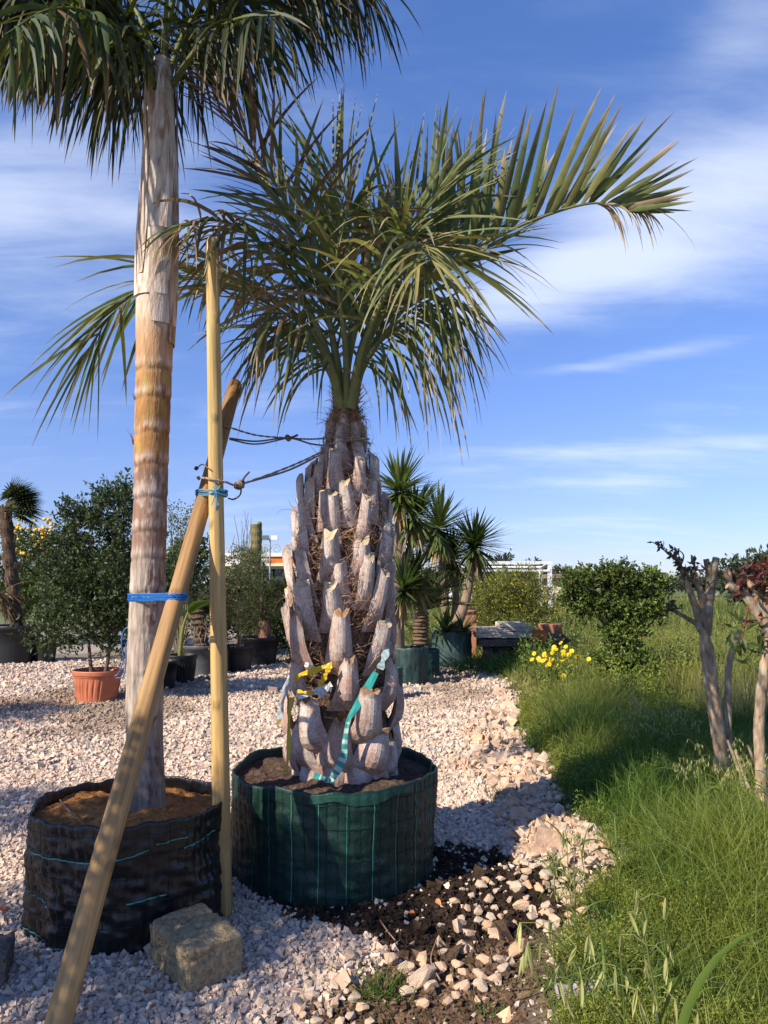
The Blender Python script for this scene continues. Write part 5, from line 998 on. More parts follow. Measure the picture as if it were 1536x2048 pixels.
# stack of flat stones and boards in the weeds
r_ = np.random.default_rng(71)
for i, (px, py, w_, h_, col_) in enumerate([(1010, 1268, 1.1, .10, (.50, .42, .33)), (985, 1258, .6, .09, (.55, .47, .38)), (1035, 1256, .5, .10, (.45, .37, .28)), (1000, 1284, .8, .12, (.12, .10, .08)), (1020, 1248, .45, .08, (.56, .48, .40))]):
    p_ = P(px, py, 13.6); o = block('flat_stone', (p_[0], p_[1], 0), (w_, .4, h_), r_.normal(0, .15), (0, 0), ['longest pale flat stone slab stacked in the tall weeds', 'pale slab on the left end of the stacked stones', 'brownish slab on the right end of the stacked stones', 'dark weathered beam under the stacked stone slabs', 'topmost small pale slab of the stack in the weeds'][i], col_, 70+i); o.location.z = float(p_[2])-h_/2; o['kind'] = 'thing'
p_ = P(1078, 1272, 13.4); o = block('brick', (p_[0], p_[1], 0), (.2, .2, .2), .4, (0, .2), 'orange brick lump at the end of the stacked slabs', (.55, .14, .05), 80); o.location.z = float(p_[2])-.1
p_ = P(1100, 1258, 13.9); o = block('brick', (p_[0], p_[1], 0), (.42, .3, .3), -.2, (0, 0), 'dull reddish brick block behind the orange brick lump', (.36, .16, .09), 81); o.location.z = float(p_[2])-.2
p_ = P(1040, 1285, 13.7); base = np.array([p_[0], p_[1], 0]); o = thing('stone_stack_base', base, 'dark rough heap of rubble propping up the stacked slabs', 'rubble heap'); cpx = r_.uniform(-.6, .8, 260); cpy = r_.uniform(-.15, .5, 260)
hp = chips(260, cpx+p_[0], cpy+p_[1], np.full(260, .16)*r_.uniform(.6, 1.4, 260), stone_cols(260, (.14, .11, .08)), .2); hp[0][:, 2] += np.repeat(r_.uniform(0, .42, 260), 8); build('heap', [hp], M_STONE, o, base)
# pergola
M_GALV = attr_mat('galvanised_steel', .45, 0, 8, .1, .5)
y = 30.0; xr_, xl_ = float(P(1099, 1130, y)[0]), float(P(940, 1130, y)[0]); zt = float(P(1099, 1129, y)[2]); base = np.array([xr_, y, 0]); o = thing('pergola', base, 'white painted steel pergola frame standing beyond the weeds', 'pergola')
WC = (.70, .71, .72)
for (px_, yy) in ((xr_, y), (xl_, y), (xr_+1.5, y+9), (xl_, y+9)): box_part(o, base, 'post', px_-.075, px_+.075, yy-.075, yy+.075, 0, zt, WC, M_GALV)
box_part(o, base, 'front_beam', xl_, xr_+.1, y-.08, y+.06, zt, zt+.13, WC, M_GALV); box_part(o, base, 'lower_rail', xl_, xr_-.09, y-.04, y+.03, zt-.28, zt-.20, WC, M_GALV)
for k in range(3):
    xx = lerp(xl_, xr_, k/2.5); v0, v1 = np.array([xx, y+.06, zt+.06]), np.array([xx+1.5, y+9, zt+.06]); build('rafter', tube(np.array([v0, v1]), .05, 4, WC), M_GALV, o, base)
build('back_beam', tube(np.array([[xl_, y+9, zt+.06], [xr_+1.6, y+9, zt+.06]]), .08, 4, WC), M_GALV, o, base); build('side_beam', tube(np.array([[xr_+.03, y+.07, zt+.04], [xr_+1.55, y+8.9, zt+.04]]), .09, 4, WC), M_GALV, o, base)
build('brace', tube(np.array([[xl_+1.0, y, zt-.9], [xl_+1.5, y, zt-.25]]), .035, 6, WC), M_GALV, o, base)
# far shed on the right
y = 46.0; x0, x1 = float(P(1118, 1150, y)[0]), float(P(1235, 1150, y)[0]); zt = float(P(1170, 1148, y)[2]); base = np.array([x0, y, 0]); o = thing('shed', base, 'low pale shed with a flat brown roof beyond the pergola', 'building')
box_part(o, base, 'wall', x0, x1, y, y+5, 0, zt-.25, (.55, .48, .36)); box_part(o, base, 'roof', x0-.5, x1+.5, y-.5, y+5.5, zt-.25, zt, (.24, .19, .15)); dd_ = box_part(o, base, 'door', x0+1.2, x0+2.2, y-.05, y+.02, 0, 1.6, (.12, .10, .08)); box_part(o, base, 'window', x0+2.8, x0+3.6, y-.05, y+.02, .7, 1.4, (.06, .07, .08), M_PAINT)
# far trees
for i, (px, py, dep, rx, hz_, col_, lab) in enumerate([(1000, 1170, 60, 3.2, 3.9, (.045, .06, .03), 'dark olive tree far behind the pergola roof'), (1070, 1170, 70, 3.5, 3.0, (.06, .075, .035), 'grey green olive tree seen through the pergola'), (1140, 1170, 66, 3.0, 3.0, (.06, .07, .03), 'olive tree beside the far shed'), (1515, 1175, 34, 1.7, 2.6, (.055, .075, .04), 'grey green tree at the field edge behind the red leaved sapling'), (1400, 1170, 80, 3.0, 2.6, (.04, .055, .025), 'dark distant tree behind the pruned sapling'), (1460, 1170, 90, 2.5, 3.2, (.045, .06, .03), 'distant rounded tree on the field horizon'), (1300, 1170, 75, 4, 2.4, (.05, .065, .03), 'distant low tree behind the vase shaped shrub'), (1620, 1170, 60, 4, 3.2, (.05, .065, .03), 'distant broad tree on the far side of the field'), (850, 1170, 60, 5, 3.2, (.05, .065, .03), 'distant tree hidden behind the yuccas'), (700, 1170, 55, 5, 3.0, (.045, .06, .03), 'distant tree behind the stout palm'), (250, 1170, 50, 5, 3.2, (.045, .06, .03), 'distant tree behind the slim palm'), (420, 1170, 60, 5, 3.0, (.045, .06, .03), 'distant tree behind the wooden stakes'), (60, 1170, 45, 5, 3.2, (.045, .06, .03), 'distant tree beyond the citrus tree')]):
    b_ = P(px, py, dep); x, y = float(b_[0]), float(b_[1]); r_ = np.random.default_rng(90+i); c_ = [((x+r_.normal(0, rx*.5), y+r_.normal(0, rx*.3), hz_*r_.uniform(.4, .82)), (rx*.45, rx*.45, hz_*.2)) for k in range(7)]
    bush('tree', (x, y, 0), lab, 'tree', c_, 420, .7, 9, .28, col_, [([(x, y, -.1), (x+.1, y, hz_*.3), (x, y, hz_*.7)], .2, .06)], 90+i, shell=.3, tww=.02)
# ------------------------------------------------------------------ right side: weeds, shrub, pruned saplings
# vase shaped green shrub
x, y = gp_(1240, 1388); cc = lambda px, py, dy=0: P(px, py, y+dy)
cl_ = [(cc(1160, 1165), (.28, .35, .20)), (cc(1230, 1155), (.34, .35, .20)), (cc(1300, 1165), (.25, .3, .20)), (cc(1185, 1205), (.28, .3, .18)), (cc(1260, 1210), (.36, .35, .22)), (cc(1250, 1265), (.32, .32, .24)), (cc(1230, 1320), (.28, .3, .24)), (cc(1265, 1320), (.22, .3, .22)), (cc(1245, 1365), (.22, .25, .16)), (cc(1145, 1200), (.18, .2, .10)), (cc(1310, 1215), (.16, .2, .16))]
bush('vase_shrub', (x, y, 0), 'vase shaped leafy green shrub standing in the weeds', 'shrub', cl_, 2000, .15, 14, .046, (.095, .135, .026), [([(x, y, -.03), (x, y, .5), cc(1200, 1190)], .035, .012), ([(x+.05, y, -.03), (x+.08, y, .6), cc(1270, 1180)], .035, .012), ([(x-.04, y, 0), (x-.1, y, .7), cc(1165, 1180)], .025, .01)], 101, ratio=.6, shell=.3)
# yellow flowering bush under the pergola
y = 19.5; cl_ = [(P(1000, 1190, y), (.9, .8, .55)), (P(1045, 1180, y), (.8, .8, .55)), (P(970, 1215, y), (.9, .8, .45)), (P(1075, 1210, y), (.7, .8, .45)), (P(1012, 1178, y), (.5, .6, .34)), (P(1020, 1235, y), (1.3, .8, .4))]; b_ = P(1015, 1250, y)
o = bush('broom_bush', (b_[0], y, 0), 'rounded yellow green flowering bush in front of the pergola', 'shrub', cl_, 1500, .45, 10, .075, (.16, .17, .025), [([(b_[0], y, -.05), (b_[0], y, .4), (b_[0]+.1, y, 1.0)], .06, .03)], 102, ratio=.3, up=.8, shell=.4)
r_ = np.random.default_rng(103); u = nz(r_.normal(size=(900, 3))*np.array([1, 1, .8])); cs = [cl_[k % 5] for k in range(900)]; pp = np.array([np.array(c_[0])+u[k]*np.array(c_[1])*1.08 for k, c_ in enumerate(cs)]); build('blossom', [leaves(pp, randdir(900), .05, .8, (.45, .36, .02), .3)], M_LEAF, o, (b_[0], y, 0))

# grass and weeds
def gfield(n, y0, y1, hfun, wfun, cfun, offs=0., bend=.7, nseg=3, seed=0, xmax=1.2, lean=.35, keep=None, xm=.55):
    r_ = np.random.default_rng(seed); y = y0+(y1-y0)*r_.random(n); x = edge(y)+offs+(xm*y+xmax-edge(y)-offs)*r_.random(n)
    k = z_grass(x, y) > r_.random(n)*.9
    if keep is not None: k &= keep(x, y, r_)
    x, y = x[k], y[k]; m = len(x); h = hfun(x, y, r_); cc_ = cfun(x, y, r_)
    d = np.stack([r_.normal(0, lean, m), r_.normal(0, lean, m), np.ones(m)], 1); a_ = r_.uniform(0, 6.28, m)
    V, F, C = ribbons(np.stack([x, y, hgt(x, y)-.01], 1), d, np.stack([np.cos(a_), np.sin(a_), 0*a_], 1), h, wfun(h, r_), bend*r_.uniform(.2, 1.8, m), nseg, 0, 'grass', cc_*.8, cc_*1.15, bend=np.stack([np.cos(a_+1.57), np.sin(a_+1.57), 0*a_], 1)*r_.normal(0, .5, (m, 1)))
    return join(V, F, C)
def tonemap(x, y, r_, base, alt, sc=1.2, seed=5, var=.3):
    w_ = sstep(n2d(x, y, sc, seed, 2)+.5, .38, .62)[:, None]; return (np.array(base)*(1-w_)+np.array(alt)*w_)*r_.uniform(1-var, 1+var, (len(x), 1))
clump = lambda x, y: np.exp(-(((x-1.95)/.62)**2+((y-3.75)/.62)**2))
GA, GB_, GY = (.11, .165, .026), (.18, .215, .036), (.19, .19, .045)
gp1 = gfield(34000, 1.6, 4.6, lambda x, y, r_: (.07+.16*r_.random(len(x))**2+.40*clump(x, y)*r_.random(len(x)))*(.7+.6*(n2d(x, y, 1.6, 31)+.5))*(.35+.65*sstep(x-edge(y), -.05, .35)), lambda h, r_: r_.uniform(.0028, .0062, len(h)), lambda x, y, r_: tonemap(x, y, r_, GA, GB_), seed=1, xmax=.9, bend=.9, nseg=4)
gp2 = gfield(60000, 4.6, 9.0, lambda x, y, r_: (.07+.24*r_.random(len(x)))*(.4+1.2*(n2d(x, y, .9, 33)+.5)+1.1*np.exp(-(((x-1.75)/.5)**2+((y-7.2)/.8)**2))+1.0*np.exp(-(((x-2.3)/.4)**2+((y-8.3)/.6)**2)))*(.35+.65*sstep(x-edge(y), 0, .5)), lambda h, r_: r_.uniform(.004, .009, len(h)), lambda x, y, r_: tonemap(x, y, r_, (.085, .145, .022), (.17, .20, .04), .8), seed=2, xmax=.9, bend=.8, nseg=4, keep=lambda x, y, r_: r_.random(len(x)) < .25+1.4*(n2d(x, y, 1.3, 36)+.5))
gp3 = gfield(60000, 9.0, 20, lambda x, y, r_: (.12+.26*r_.random(len(x)))*(.6+.9*(n2d(x, y, .5, 34)+.5))*(.4+.6*sstep(x-edge(y), 0, .8)), lambda h, r_: r_.uniform(.010, .020, len(h)), lambda x, y, r_: tonemap(x, y, r_, (.125, .155, .032), (.24, .24, .07), .45), seed=3, xmax=1.2, lean=.25, bend=.7)
gp4 = gfield(42000, 19, 55, lambda x, y, r_: .35+.45*r_.random(len(x)), lambda h, r_: r_.uniform(.03, .06, len(h)), lambda x, y, r_: tonemap(x, y, r_, (.13, .155, .035), (.21, .22, .06), .2), seed=4, xmax=2, lean=.25, keep=lambda x, y, r_: r_.random(len(x)) < np.clip(2.2-y/30, .35, 1))
gp5 = gfield(16000, 7.5, 18, lambda x, y, r_: .3+.35*r_.random(len(x)), lambda h, r_: r_.uniform(.005, .009, len(h)), lambda x, y, r_: tonemap(x, y, r_, (.22, .215, .06), (.28, .26, .10), .6), offs=1.9, seed=5, xmax=1.2, lean=.12, bend=.3)
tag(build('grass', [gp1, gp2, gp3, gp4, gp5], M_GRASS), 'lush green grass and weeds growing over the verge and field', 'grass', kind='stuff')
# low feathery weeds between the blades
def weeds(n, y0, y1, seed, size, hmax, offs=.05, xmax=.9, col=(.13, .19, .03)):
    r_ = np.random.default_rng(seed); y = r_.uniform(y0, y1, n); x = edge(y)+offs+(.55*y+xmax-edge(y))*r_.random(n); k = (z_grass(x, y) > .5) & (n2d(x, y, 2.2, 51, 3)+.5 > .44); x, y = x[k], y[k]; m = len(x); per = 9
    P_ = np.repeat(np.stack([x, y, hgt(x, y)], 1), per, 0); hh = np.tile(np.linspace(.15, 1, per), m)*np.repeat(r_.uniform(.3, 1, m)*hmax*(.35+1.5*(n2d(x, y, 3.5, 55, 3)+.5)), per); P_[:, 2] += hh; P_[:, :2] += r_.normal(0, .012, (m*per, 2))
    cc_ = np.repeat(tonemap(x, y, r_, col, (.215, .235, .04), 1.0, 52), per, 0); return leaves(P_, r_.normal(0, 1, (m*per, 3))+np.array([0, 0, .5]), size, .35, cc_, .3)
tag(build('low_weeds', [weeds(46000, 1.7, 4.8, 1, .0145, .10), weeds(26000, 4.8, 9, 2, .026, .16), weeds(9000, 9, 19, 3, .06, .5, .3)], M_GRASS), 'low feathery bright green weeds matted through the grass', 'weeds', kind='stuff')

# wild oats, each a plant of its own
def oat(x, y, h, sd_, label, group, lean=(0, 0), pts=None, k=1.0):
    r_ = np.random.default_rng(sd_); z = gz(x, y)-.02; base = np.array([x, y, z]); o = thing('wild_oat', base, label, 'wild oat', group)
    st = cr([base, base+np.array([lean[0]*.25, lean[1]*.25, h*.5]), base+np.array([lean[0]*.6, lean[1]*.6, h*.85]), base+np.array([lean[0]*1.15, lean[1]*1.15, h])], 24)
    if pts is not None: st = cr([base]+pts, 24)
    build('stem', tube(st, np.linspace(.0026, .0009, 24)*k, 5, (.20, .24, .07)), M_GRASS, o, base, True)
    n = 16; i = r_.integers(14, 24, n); p = st[i]; d0 = nz(np.stack([r_.normal(0, 1, n), r_.normal(0, 1, n), np.full(n, .4)], 1)); a = r_.uniform(.02, .05, n); q = p+d0*a[:, None]+np.array([0, 0, -.008]); br_ = []
    for k in range(n): br_ += tube(np.array([p[k], (p[k]+q[k])/2+np.array([0, 0, .006]), q[k]]), .0006, 3, (.25, .27, .10), False)
    V, F, C = ribbons(np.repeat(q, 3, 0), np.repeat(np.stack([r_.normal(0, .25, n), r_.normal(0, .25, n), -np.ones(n)], 1), 3, 0)+r_.normal(0, .10, (n*3, 3)), randdir(n*3), r_.uniform(.020, .030, n*3), .0048, .1, 3, .25, 'leaflet', np.array([.42, .42, .16])*r_.uniform(.7, 1.25, (n*3, 1)))
    build('spikelets', br_+[join(V, F, C)], M_GRASS, o, base)
    nl = 3; V, F, C = ribbons(st[[4, 8, 12]], np.stack([r_.normal(0, .6, nl), r_.normal(0, .6, nl), np.ones(nl)], 1), randdir(nl), r_.uniform(.16, .30, nl), .010, 1.5, 6, .15, 'leaflet', (.11, .17, .03)); [build('blade', [(V[k_], F, C[k_])], M_GRASS, o, base, True) for k_ in range(nl)]
r_ = np.random.default_rng(200)
for k in range(30):
    p = G(r_.uniform(1270, 1400), r_.uniform(1500, 1570)); oat(p[0], p[1], r_.uniform(.34, .60), 300+k, 'slender wild oat in the drift beside the pruned sapling', 'wild oats beside the pruned sapling', (r_.normal(-.03, .08), r_.normal(0, .05)))
for k in range(14):
    p = G(r_.uniform(1340, 1530), r_.uniform(1640, 1760)); oat(p[0], p[1], r_.uniform(.34, .52), 340+k, 'wild oat rising from the tall grass clump', 'wild oats in the tall clump', (r_.normal(-.02, .06), r_.normal(0, .04)))
for k in range(8):
    p = G(r_.uniform(1040, 1250), r_.uniform(1760, 1900)); oat(p[0], p[1], r_.uniform(.18, .30), 360+k, 'short wild oat at the stony edge of the verge', 'short wild oats on the stones', (r_.normal(-.02, .05), r_.normal(0, .03)))
q0, q1, q2, q3 = P(1400, 2330, .92), P(1260, 2080, .88), P(1190, 1975, .86), P(1108, 1868, .84)
oat(q0[0]+.05, .95, 1, 381, 'tall near wild oat bowing over the bare earth', None, pts=[q0, q1, q2, q3], k=.95)
q0, q1, q2, q3 = P(1345, 2330, .98), P(1322, 2060, .96), P(1300, 1930, .95), P(1280, 1800, .93)
oat(q0[0]+.02, 1.0, 1, 382, 'tall near wild oat standing upright with a pale stiff stem', None, pts=[q0, q1, q2, q3], k=.9)
# broad grass leaves in the foreground
gb = G(1190, 2005); r_ = np.random.default_rng(230)
for k in range(9):
    a_, b_ = [(1140, 2010), (1170, 1990), (1210, 2020), (1250, 1985), (1200, 1960), (1280, 2010), (1330, 1980), (1240, 2040), (1180, 2035)][k]; p = G(a_, b_); base = np.array([p[0], p[1], gz(p[0], p[1])-.01]); o = thing('grass_tussock', base, 'broad bladed grass tussock arching over the bare earth', 'grass', 'broad grass tussocks in the foreground')
    n = 16; d = np.stack([r_.normal(0, .7, n), r_.normal(0, .7, n), np.ones(n)], 1); V, F, C = ribbons(np.repeat(base[None], n, 0)+r_.normal(0, .02, (n, 3))*np.array([1, 1, 0]), d, np.cross(d, np.array([0, 0, 1.])), r_.uniform(.14, .34, n), r_.uniform(.007, .014, n), r_.uniform(.6, 2, n), 7, .15, 'leaflet', np.array([.10, .16, .03])*r_.uniform(.7, 1.3, (n, 1)), np.array([.13, .18, .04])*r_.uniform(.7, 1.3, (n, 1)))
    for i in range(n): build('blade', [(V[i], F, C[i])], M_GRASS, o, base, True)
# loose tufts on gravel and earth
tufts = [(762, 1985, .13, 110, 'dark green grass tuft on the dark soil before the green bag'), (1000, 1600, .13, 60, 'grass tuft growing in the rubble band'), (885, 1560, .08, 26, 'thin pale grass tuft by the green bag rim side'), (985, 1518, .10, 36, 'sparse grass tuft in the far rubble'), (975, 2020, .08, 30, 'small grass tuft on the brown earth'), (752, 2044, .06, 24, 'yellowish grass tuft beside the pale stones'), (1030, 1360, .30, 90, 'lush grass tuft spilling over the far gravel edge'), (665, 1945, .06, 18, 'wisp of grass between gravel and soil'), (860, 2040, .04, 14, 'tiny grass sprig on the brown earth'), (575, 1395, .12, 20, 'sprig of grass behind the stout trunk'), (955, 1342, .45, 130, 'tall grass tuft at the left end of the stacked slabs'), (1000, 1346, .45, 130, 'grass tuft before the middle of the stacked slabs'), (1050, 1350, .5, 150, 'dark grass tuft before the brick end of the slabs'), (1090, 1352, .45, 120, 'grass tuft between the orange brick and the daisies')]
for i, (a_, b_, h_, n, lab) in enumerate(tufts):
    p = G(a_, b_); base = np.array([p[0], p[1], gz(p[0], p[1])-.005]); o = None; r_ = np.random.default_rng(240+i); d = np.stack([r_.normal(0, .5, n), r_.normal(0, .5, n), np.ones(n)], 1)
    V, F, C = ribbons(np.repeat(base[None], n, 0)+r_.normal(0, .03+h_*(.12 if h_ < .35 else .45), (n, 3))*np.array([1, 1, 0]), d, randdir(n), h_*r_.uniform(.5, 1.2, n), .0035+.008*h_+(.012 if h_ > .35 else 0), r_.uniform(.3, 1.6, n), 4, 0, 'grass', np.array([.07, .13, .02])*r_.uniform(.7, 1.4, (n, 1)))
    if n > 40: tag(build('grass_tuft', [join(V, F, C)], M_GRASS, origin=base), lab, 'grass tuft')
    else:
        o = thing('grass_tuft', base, lab, 'grass tuft')
        for k in range(n): build('blade', [(V[k], F, C[k])], M_GRASS, o, base)
# yellow daisies
r_ = np.random.default_rng(250)
for k in range(30):
    a_, b_ = r_.normal(1112, 26), r_.normal(1318, 16); p = P(a_, b_, 9.6+r_.uniform(-.3, .3)); base = np.array([p[0]+r_.normal(0, .03), p[1], gz(p[0], p[1])]); o = thing('yellow_daisy', base, 'yellow daisy on a thin stalk in the clump beside the vase shaped shrub', 'flower', 'yellow daisies in the grass')
    build('stalk', tube(cr([base, lerp(base, p, .5)+r_.normal(0, .02, 3), p], 8), .003, 4, (.09, .13, .03)), M_GRASS, o, base)
    n = 11; t_ = np.linspace(0, 2*np.pi, n, endpoint=False); nrm = nz(np.array([-.4, -.7, .7])+r_.normal(0, .3, 3)); A = nz(np.cross(nrm, [0, 0, 1.])); B = np.cross(nrm, A); d = np.cos(t_)[:, None]*A+np.sin(t_)[:, None]*B+nrm*.15
    V, F, C = ribbons(np.repeat(p[None], n, 0), d, np.cross(d, nrm), .036, .020, 0, 2, 0, 'leaflet', (.85, .60, .01)); build('petals', [join(V, F, C)], M_LEAF, o, base); build('disc', tube(np.array([p-nrm*.004, p+nrm*.006]), [.012, .009], 8, (.6, .33, .01)), M_LEAF, o, base)
for (a_, b_) in [(1322, 1812), (1346, 1812)]:
    g_ = G(a_, b_+60); p = P(a_, b_, g_[1]); base = np.array([g_[0], g_[1], gz(g_[0], g_[1])]); o = thing('orange_flower', base, 'tiny orange flower bud in the verge grass', 'flower', 'orange flower buds'); build('stalk', tube(np.array([base, p]), .0015, 4, (.09, .13, .03)), M_GRASS, o, base); V, F, C = ribbons(np.repeat(p[None], 6, 0), randdir(6)+np.array([0, 0, .8]), randdir(6), .018, .009, 0, 2, 0, 'leaflet', (.75, .38, .02)); build('petals', [join(V, F, C)], M_LEAF, o, base)
# dark grey feathery plants near the daisies
# pruned sapling
def branchy(paths, col, cutcol, ns=9):
    out = []
    for pts, r0, r1 in paths:
        q_ = cr(pts, 70); s = np.linspace(0, 1, 70); t_ = tube(q_, lerp(r0, r1, s), 16, col, True, cutcol); v_ = t_[0][0]; ax = np.repeat(q_, 16, 0); sc_ = np.array([1, 1, .35])
        v2 = ax+(v_-ax)*(.80+.22*fbm(v_*sc_, 60, 7, 3)+.24*fbm(v_, 14, 9, 2))[:, None]; c_ = np.array(col)*(.2+1.6*fbm(v_*sc_, 70, 8, 3))[:, None]*(.6+.8*fbm(v_, 12, 10, 2))[:, None]; c_ = lerp(c_, np.array([.34, .33, .24]), (.7*sstep(fbm(v_, 30, 12, 2), .58, .68))[:, None]); out += [(v2, t_[0][1], c_)]+t_[1:]
    return out
x, y = gp_(1446, 1590); pl = lambda px, py, dy=0: P(px, py, y+dy); base = np.array([x, y, 0.])
o = thing('pruned_sapling', base, 'hard pruned sapling with sawn branch tops and a mottled bark', 'tree'); BK = (.25, .175, .105)
build('trunk', branchy([([base+np.array([-.02, 0, -.05]), pl(1440, 1500), pl(1425, 1400), pl(1412, 1300), pl(1410, 1260)], .050, .038), ([base+np.array([.06, .02, -.05]), pl(1447, 1500), pl(1432, 1400), pl(1420, 1300), pl(1405, 1270)], .030, .026)], (.40, .27, .16), (.4, .3, .2)), M_BARK, o, base, True)
for pts, r0, r1 in [([pl(1411, 1270), pl(1416, 1220), pl(1420, 1160), pl(1412, 1118)], .040, .020), ([pl(1418, 1200), pl(1424, 1160), pl(1432, 1115)], .035, .022), ([pl(1409, 1275), pl(1392, 1220), pl(1372, 1160), pl(1352, 1115)], .030, .014), ([pl(1400, 1260), pl(1388, 1245), pl(1345, 1220), pl(1335, 1215)], .020, .010), ([pl(1410, 1240), pl(1400, 1180), pl(1385, 1140)], .028, .016)]: build('branch', branchy([(pts, r0, r1)], BK, (.30, .24, .15)), M_BARK, o, base, True)
r_ = np.random.default_rng(261); paths = []; lp_, ld_ = [], []
for k in range(16):
    s0 = [pl(1352, 1115), pl(1385, 1140), pl(1338, 1216), pl(1360, 1135), pl(1370, 1160)][k % 5]; e_ = s0+np.array([r_.normal(0, .10), r_.normal(0, .1), r_.uniform(-.02, .14)]); paths.append(([s0, (s0+e_)/2+r_.normal(0, .02, 3), e_], .008, .003)); n = 14; lp_.append(s0+(e_-s0)*r_.random((n, 1))*1.05); ld_.append(r_.normal(0, 1, (n, 3))+np.array([0, 0, .4]))
tag(build('twigs', limbs(paths, (.14, .10, .07), 5), M_BARK, o, base), kind='stuff'); build('leaves', [leaves(np.concatenate(lp_), np.concatenate(ld_), .05, .45, (.085, .085, .035), .5)], M_LEAF, o, base)
# thin stake-like dead stem beside it
x2, y2 = gp_(1462, 1585); b2 = np.array([x2, y2, -.03]); tag(build('leaning_branch', branchy([([b2, P(1456, 1450, y2), P(1458, 1330, y2), P(1480, 1260, y2)], .030, .018)], (.30, .22, .14), (.3, .2, .1)), M_BARK, origin=b2, smooth=True), 'thin straight grey stem leaning beside the pruned sapling', 'branch')
# red leaved sapling at the edge of the frame
x, y = gp_(1525, 1660); pl = lambda px, py, dy=0: P(px, py, y+dy); base = np.array([x, y, 0.]); o = thing('red_leaved_sapling', base, 'crooked sapling with dark red new leaves and thick bent limbs', 'tree')
build('trunk', branchy([([base+np.array([0, 0, -.05]), pl(1522, 1560), pl(1518, 1450), pl(1530, 1330), pl(1545, 1260)], .034, .028)], (.30, .21, .14), (.3, .2, .1)), M_BARK, o, base, True)
for pts, r0, r1 in [([pl(1556, 1300), pl(1530, 1250), pl(1490, 1190), pl(1455, 1170)], .034, .026), ([pl(1540, 1270), pl(1520, 1220), pl(1505, 1175), pl(1500, 1150)], .035, .022), ([pl(1470, 1180), pl(1455, 1155), pl(1447, 1138)], .018, .010), ([pl(1462, 1172), pl(1460, 1150), pl(1456, 1136)], .012, .008), ([pl(1530, 1240), pl(1532, 1200), pl(1545, 1160)], .03, .02)]: build('branch', branchy([(pts, r0, r1)], (.30, .20, .13), (.4, .3, .2)), M_BARK, o, base, True)
r_ = np.random.default_rng(262); lp_, ld_, cc_ = [], [], []
for (a_, b_, n, c_) in [(1500, 1160, 34, (.12, .035, .03)), (1480, 1180, 20, (.13, .04, .035)), (1520, 1190, 24, (.10, .06, .03)), (1490, 1250, 12, (.09, .12, .03)), (1478, 1310, 12, (.08, .12, .03)), (1520, 1300, 16, (.07, .11, .03)), (1530, 1150, 20, (.13, .04, .03)), (1528, 1240, 12, (.12, .05, .03))]:
    lp_.append(np.repeat(pl(a_, b_)[None], n, 0)+r_.normal(0, .035, (n, 3))); ld_.append(r_.normal(0, 1, (n, 3))+np.array([0, 0, .7])); cc_.append(np.tile(c_, (n, 1)))
build('leaves', [leaves(np.concatenate(lp_), np.concatenate(ld_), .10, .32, np.concatenate(cc_), .4)], M_LEAF, o, base)
tw = limbs([([pl(1500, 1200), pl(1492, 1240), pl(1478, 1312)], .007, .003), ([pl(1530, 1250), pl(1522, 1280), pl(1515, 1305)], .007, .003)], (.18, .05, .04), 5); tag(build('twigs', tw, M_BARK, o, base), kind='stuff')
r_ = np.random.default_rng(263)
for k, (a0, b0, a1, b1) in enumerate([(1475, 1600, 1500, 1520), (1500, 1630, 1455, 1480), (1520, 1640, 1470, 1500), (1535, 1600, 1495, 1490)]):
    p0 = G(a0, b0); p1 = P(a1, b1, p0[1]+.1); tag(build('dead_stick', branchy([([p0+np.array([0, 0, -.02]), (p0+p1)/2+r_.normal(0, .02, 3), p1], .014, .008)], (.34, .25, .16), (.4, .3, .2)), M_BARK, origin=p0, smooth=True), 'dry dead stick leaning at the foot of the pruned sapling', 'stick', 'dead sticks by the sapling')
# fallen leaves and bits
r_ = np.random.default_rng(270)
for k, (a_, b_, c_) in enumerate([(34, 1452, (.30, .09, .05)), (180, 1478, (.32, .08, .05)), (405, 1500, (.30, .10, .06)), (228, 1500, (.3, .12, .08)), (122, 1784, (.40, .13, .05)), (10, 1822, (.30, .10, .05)), (75, 1920, (.36, .14, .06)), (230, 1515, (.25, .09, .05)), (300, 1990, (.3, .15, .08)), (968, 1610, (.22, .04, .02)), (1172, 1694, (.5, .28, .18)), (880, 1808, (.48, .22, .10)), (828, 1832, (.45, .17, .07)), (1232, 1728, (.25, .09, .04)), (60, 1560, (.28, .10, .06)), (330, 1450, (.3, .1, .06)), (20, 1590, (.35, .15, .08)), (1150, 1692, (.35, .15, .08)), (420, 1680, (.2, .08, .04))]):
    p = G(a_, b_); base = np.array([p[0], p[1], gz(p[0], p[1])+.022]); n = 1; V, F, C = ribbons(base[None]+np.array([[-.02, 0, 0]]), np.array([[1, r_.normal(0, .8), .25]]), np.array([[0, 1, .3]]), r_.uniform(.035, .06), .026, 1.0, 5, .2, 'leaflet', np.array([c_])); tag(build('fallen_leaf', [join(V, F, C)], M_FIBRE, origin=base), 'dry reddish leaf fallen on the stones', 'leaf', 'fallen leaves')
p = G(1140, 2015); base = np.array([p[0], p[1], .04]); t_ = np.linspace(0, 1, 24); vv = np.linspace(-1, 1, 7); TT, VV = np.meshgrid(t_, vv, indexing='ij'); wq = .035*(1-.35*TT)
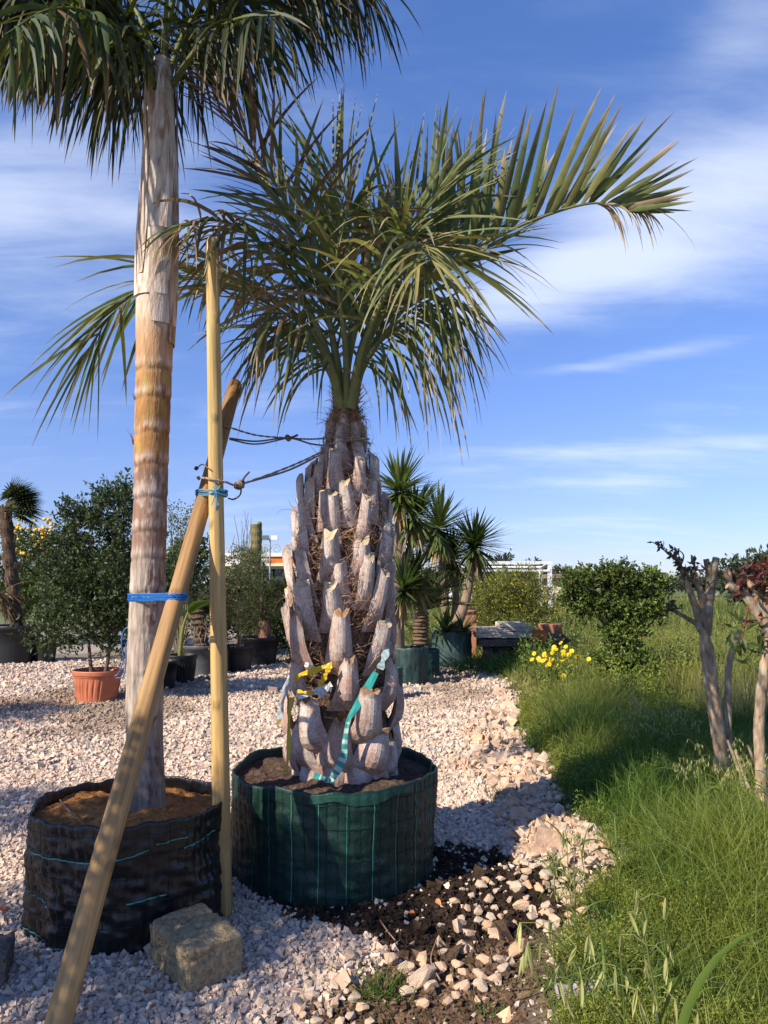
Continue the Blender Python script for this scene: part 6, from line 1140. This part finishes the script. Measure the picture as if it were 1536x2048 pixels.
V = np.stack([base[0]-.06+TT*.22, base[1]-.03+TT*.06+VV*wq, base[2]+.02+.03*(1-VV**2)-.01*TT+.004*np.sin(TT*20)], -1); V2 = V-np.array([0, 0, .006])
F = grid_faces(24, 7); sh = np.array([.42, .34, .28])*(.7+.5*fbm(V.reshape(-1, 3), 30, 4, 2))[:, None]; tag(build('dry_palm_sheath', [(V.reshape(-1, 3), F, sh), (V2.reshape(-1, 3), F[:, ::-1], sh*.7)], M_BARK, origin=base, smooth=True), 'curled dry grey palm sheath lying under the broad grass', 'leaf sheath')
for k, pts in enumerate([[(873, 1880), (862, 1920), (880, 1960)], [(760, 1840), (775, 1862), (790, 1880)], [(120, 1600), (145, 1630), (160, 1642)]]):
    z_ = .03 if k < 2 else .50; q_ = [np.array(G(a_, b_, z_)) for a_, b_ in pts]; tag(build('dry_twig', tube(cr(q_, 16), .0035, 5, (.30, .18, .10)), M_BARK, origin=q_[0], smooth=True), ['dry twig lying across the stones on dark soil', 'short dry root fibre on soil before the green bag', 'pale dry stem lying on the orange soil of the black bag'][k], 'twig')

# ------------------------------------------------------------------ plants standing just outside the picture whose shade falls into it
def shade_palm(x, y, h, n, ln, seed, label):
    o = thing('potted_palm', (x, y, 0), label, 'palm tree'); base = np.array([x, y, 0.]); c_ = np.array([x, y, h]); build('trunk', tube(cr([(x, y, -.02), (x+.03, y, h*.5), c_], 16), .13+.01*np.sin(np.linspace(0, 40, 16)), 14, (.16, .11, .07)), M_BARK, o, base); pinnate_crown(o, base, c_, n, ln, (.07, .09, .03), seed, (-.2, 1.2), .4, 34, .022, .8, 1.0, .2)
shade_palm(-3.62, 1.2, 2.45, 34, 1.15, 401, 'potted feather palm in the row left of the black bag')
shade_palm(-6.2, 2.2, 2.8, 24, 1.4, 402, 'feather palm standing left of the gravel yard')
shade_palm(-8.0, 4.6, 2.6, 24, 1.4, 403, 'second feather palm further along the gravel yard')
shade_palm(-7.4, 6.5, 2.5, 26, 1.3, 404, 'feather palm at the far end of the gravel yard row')
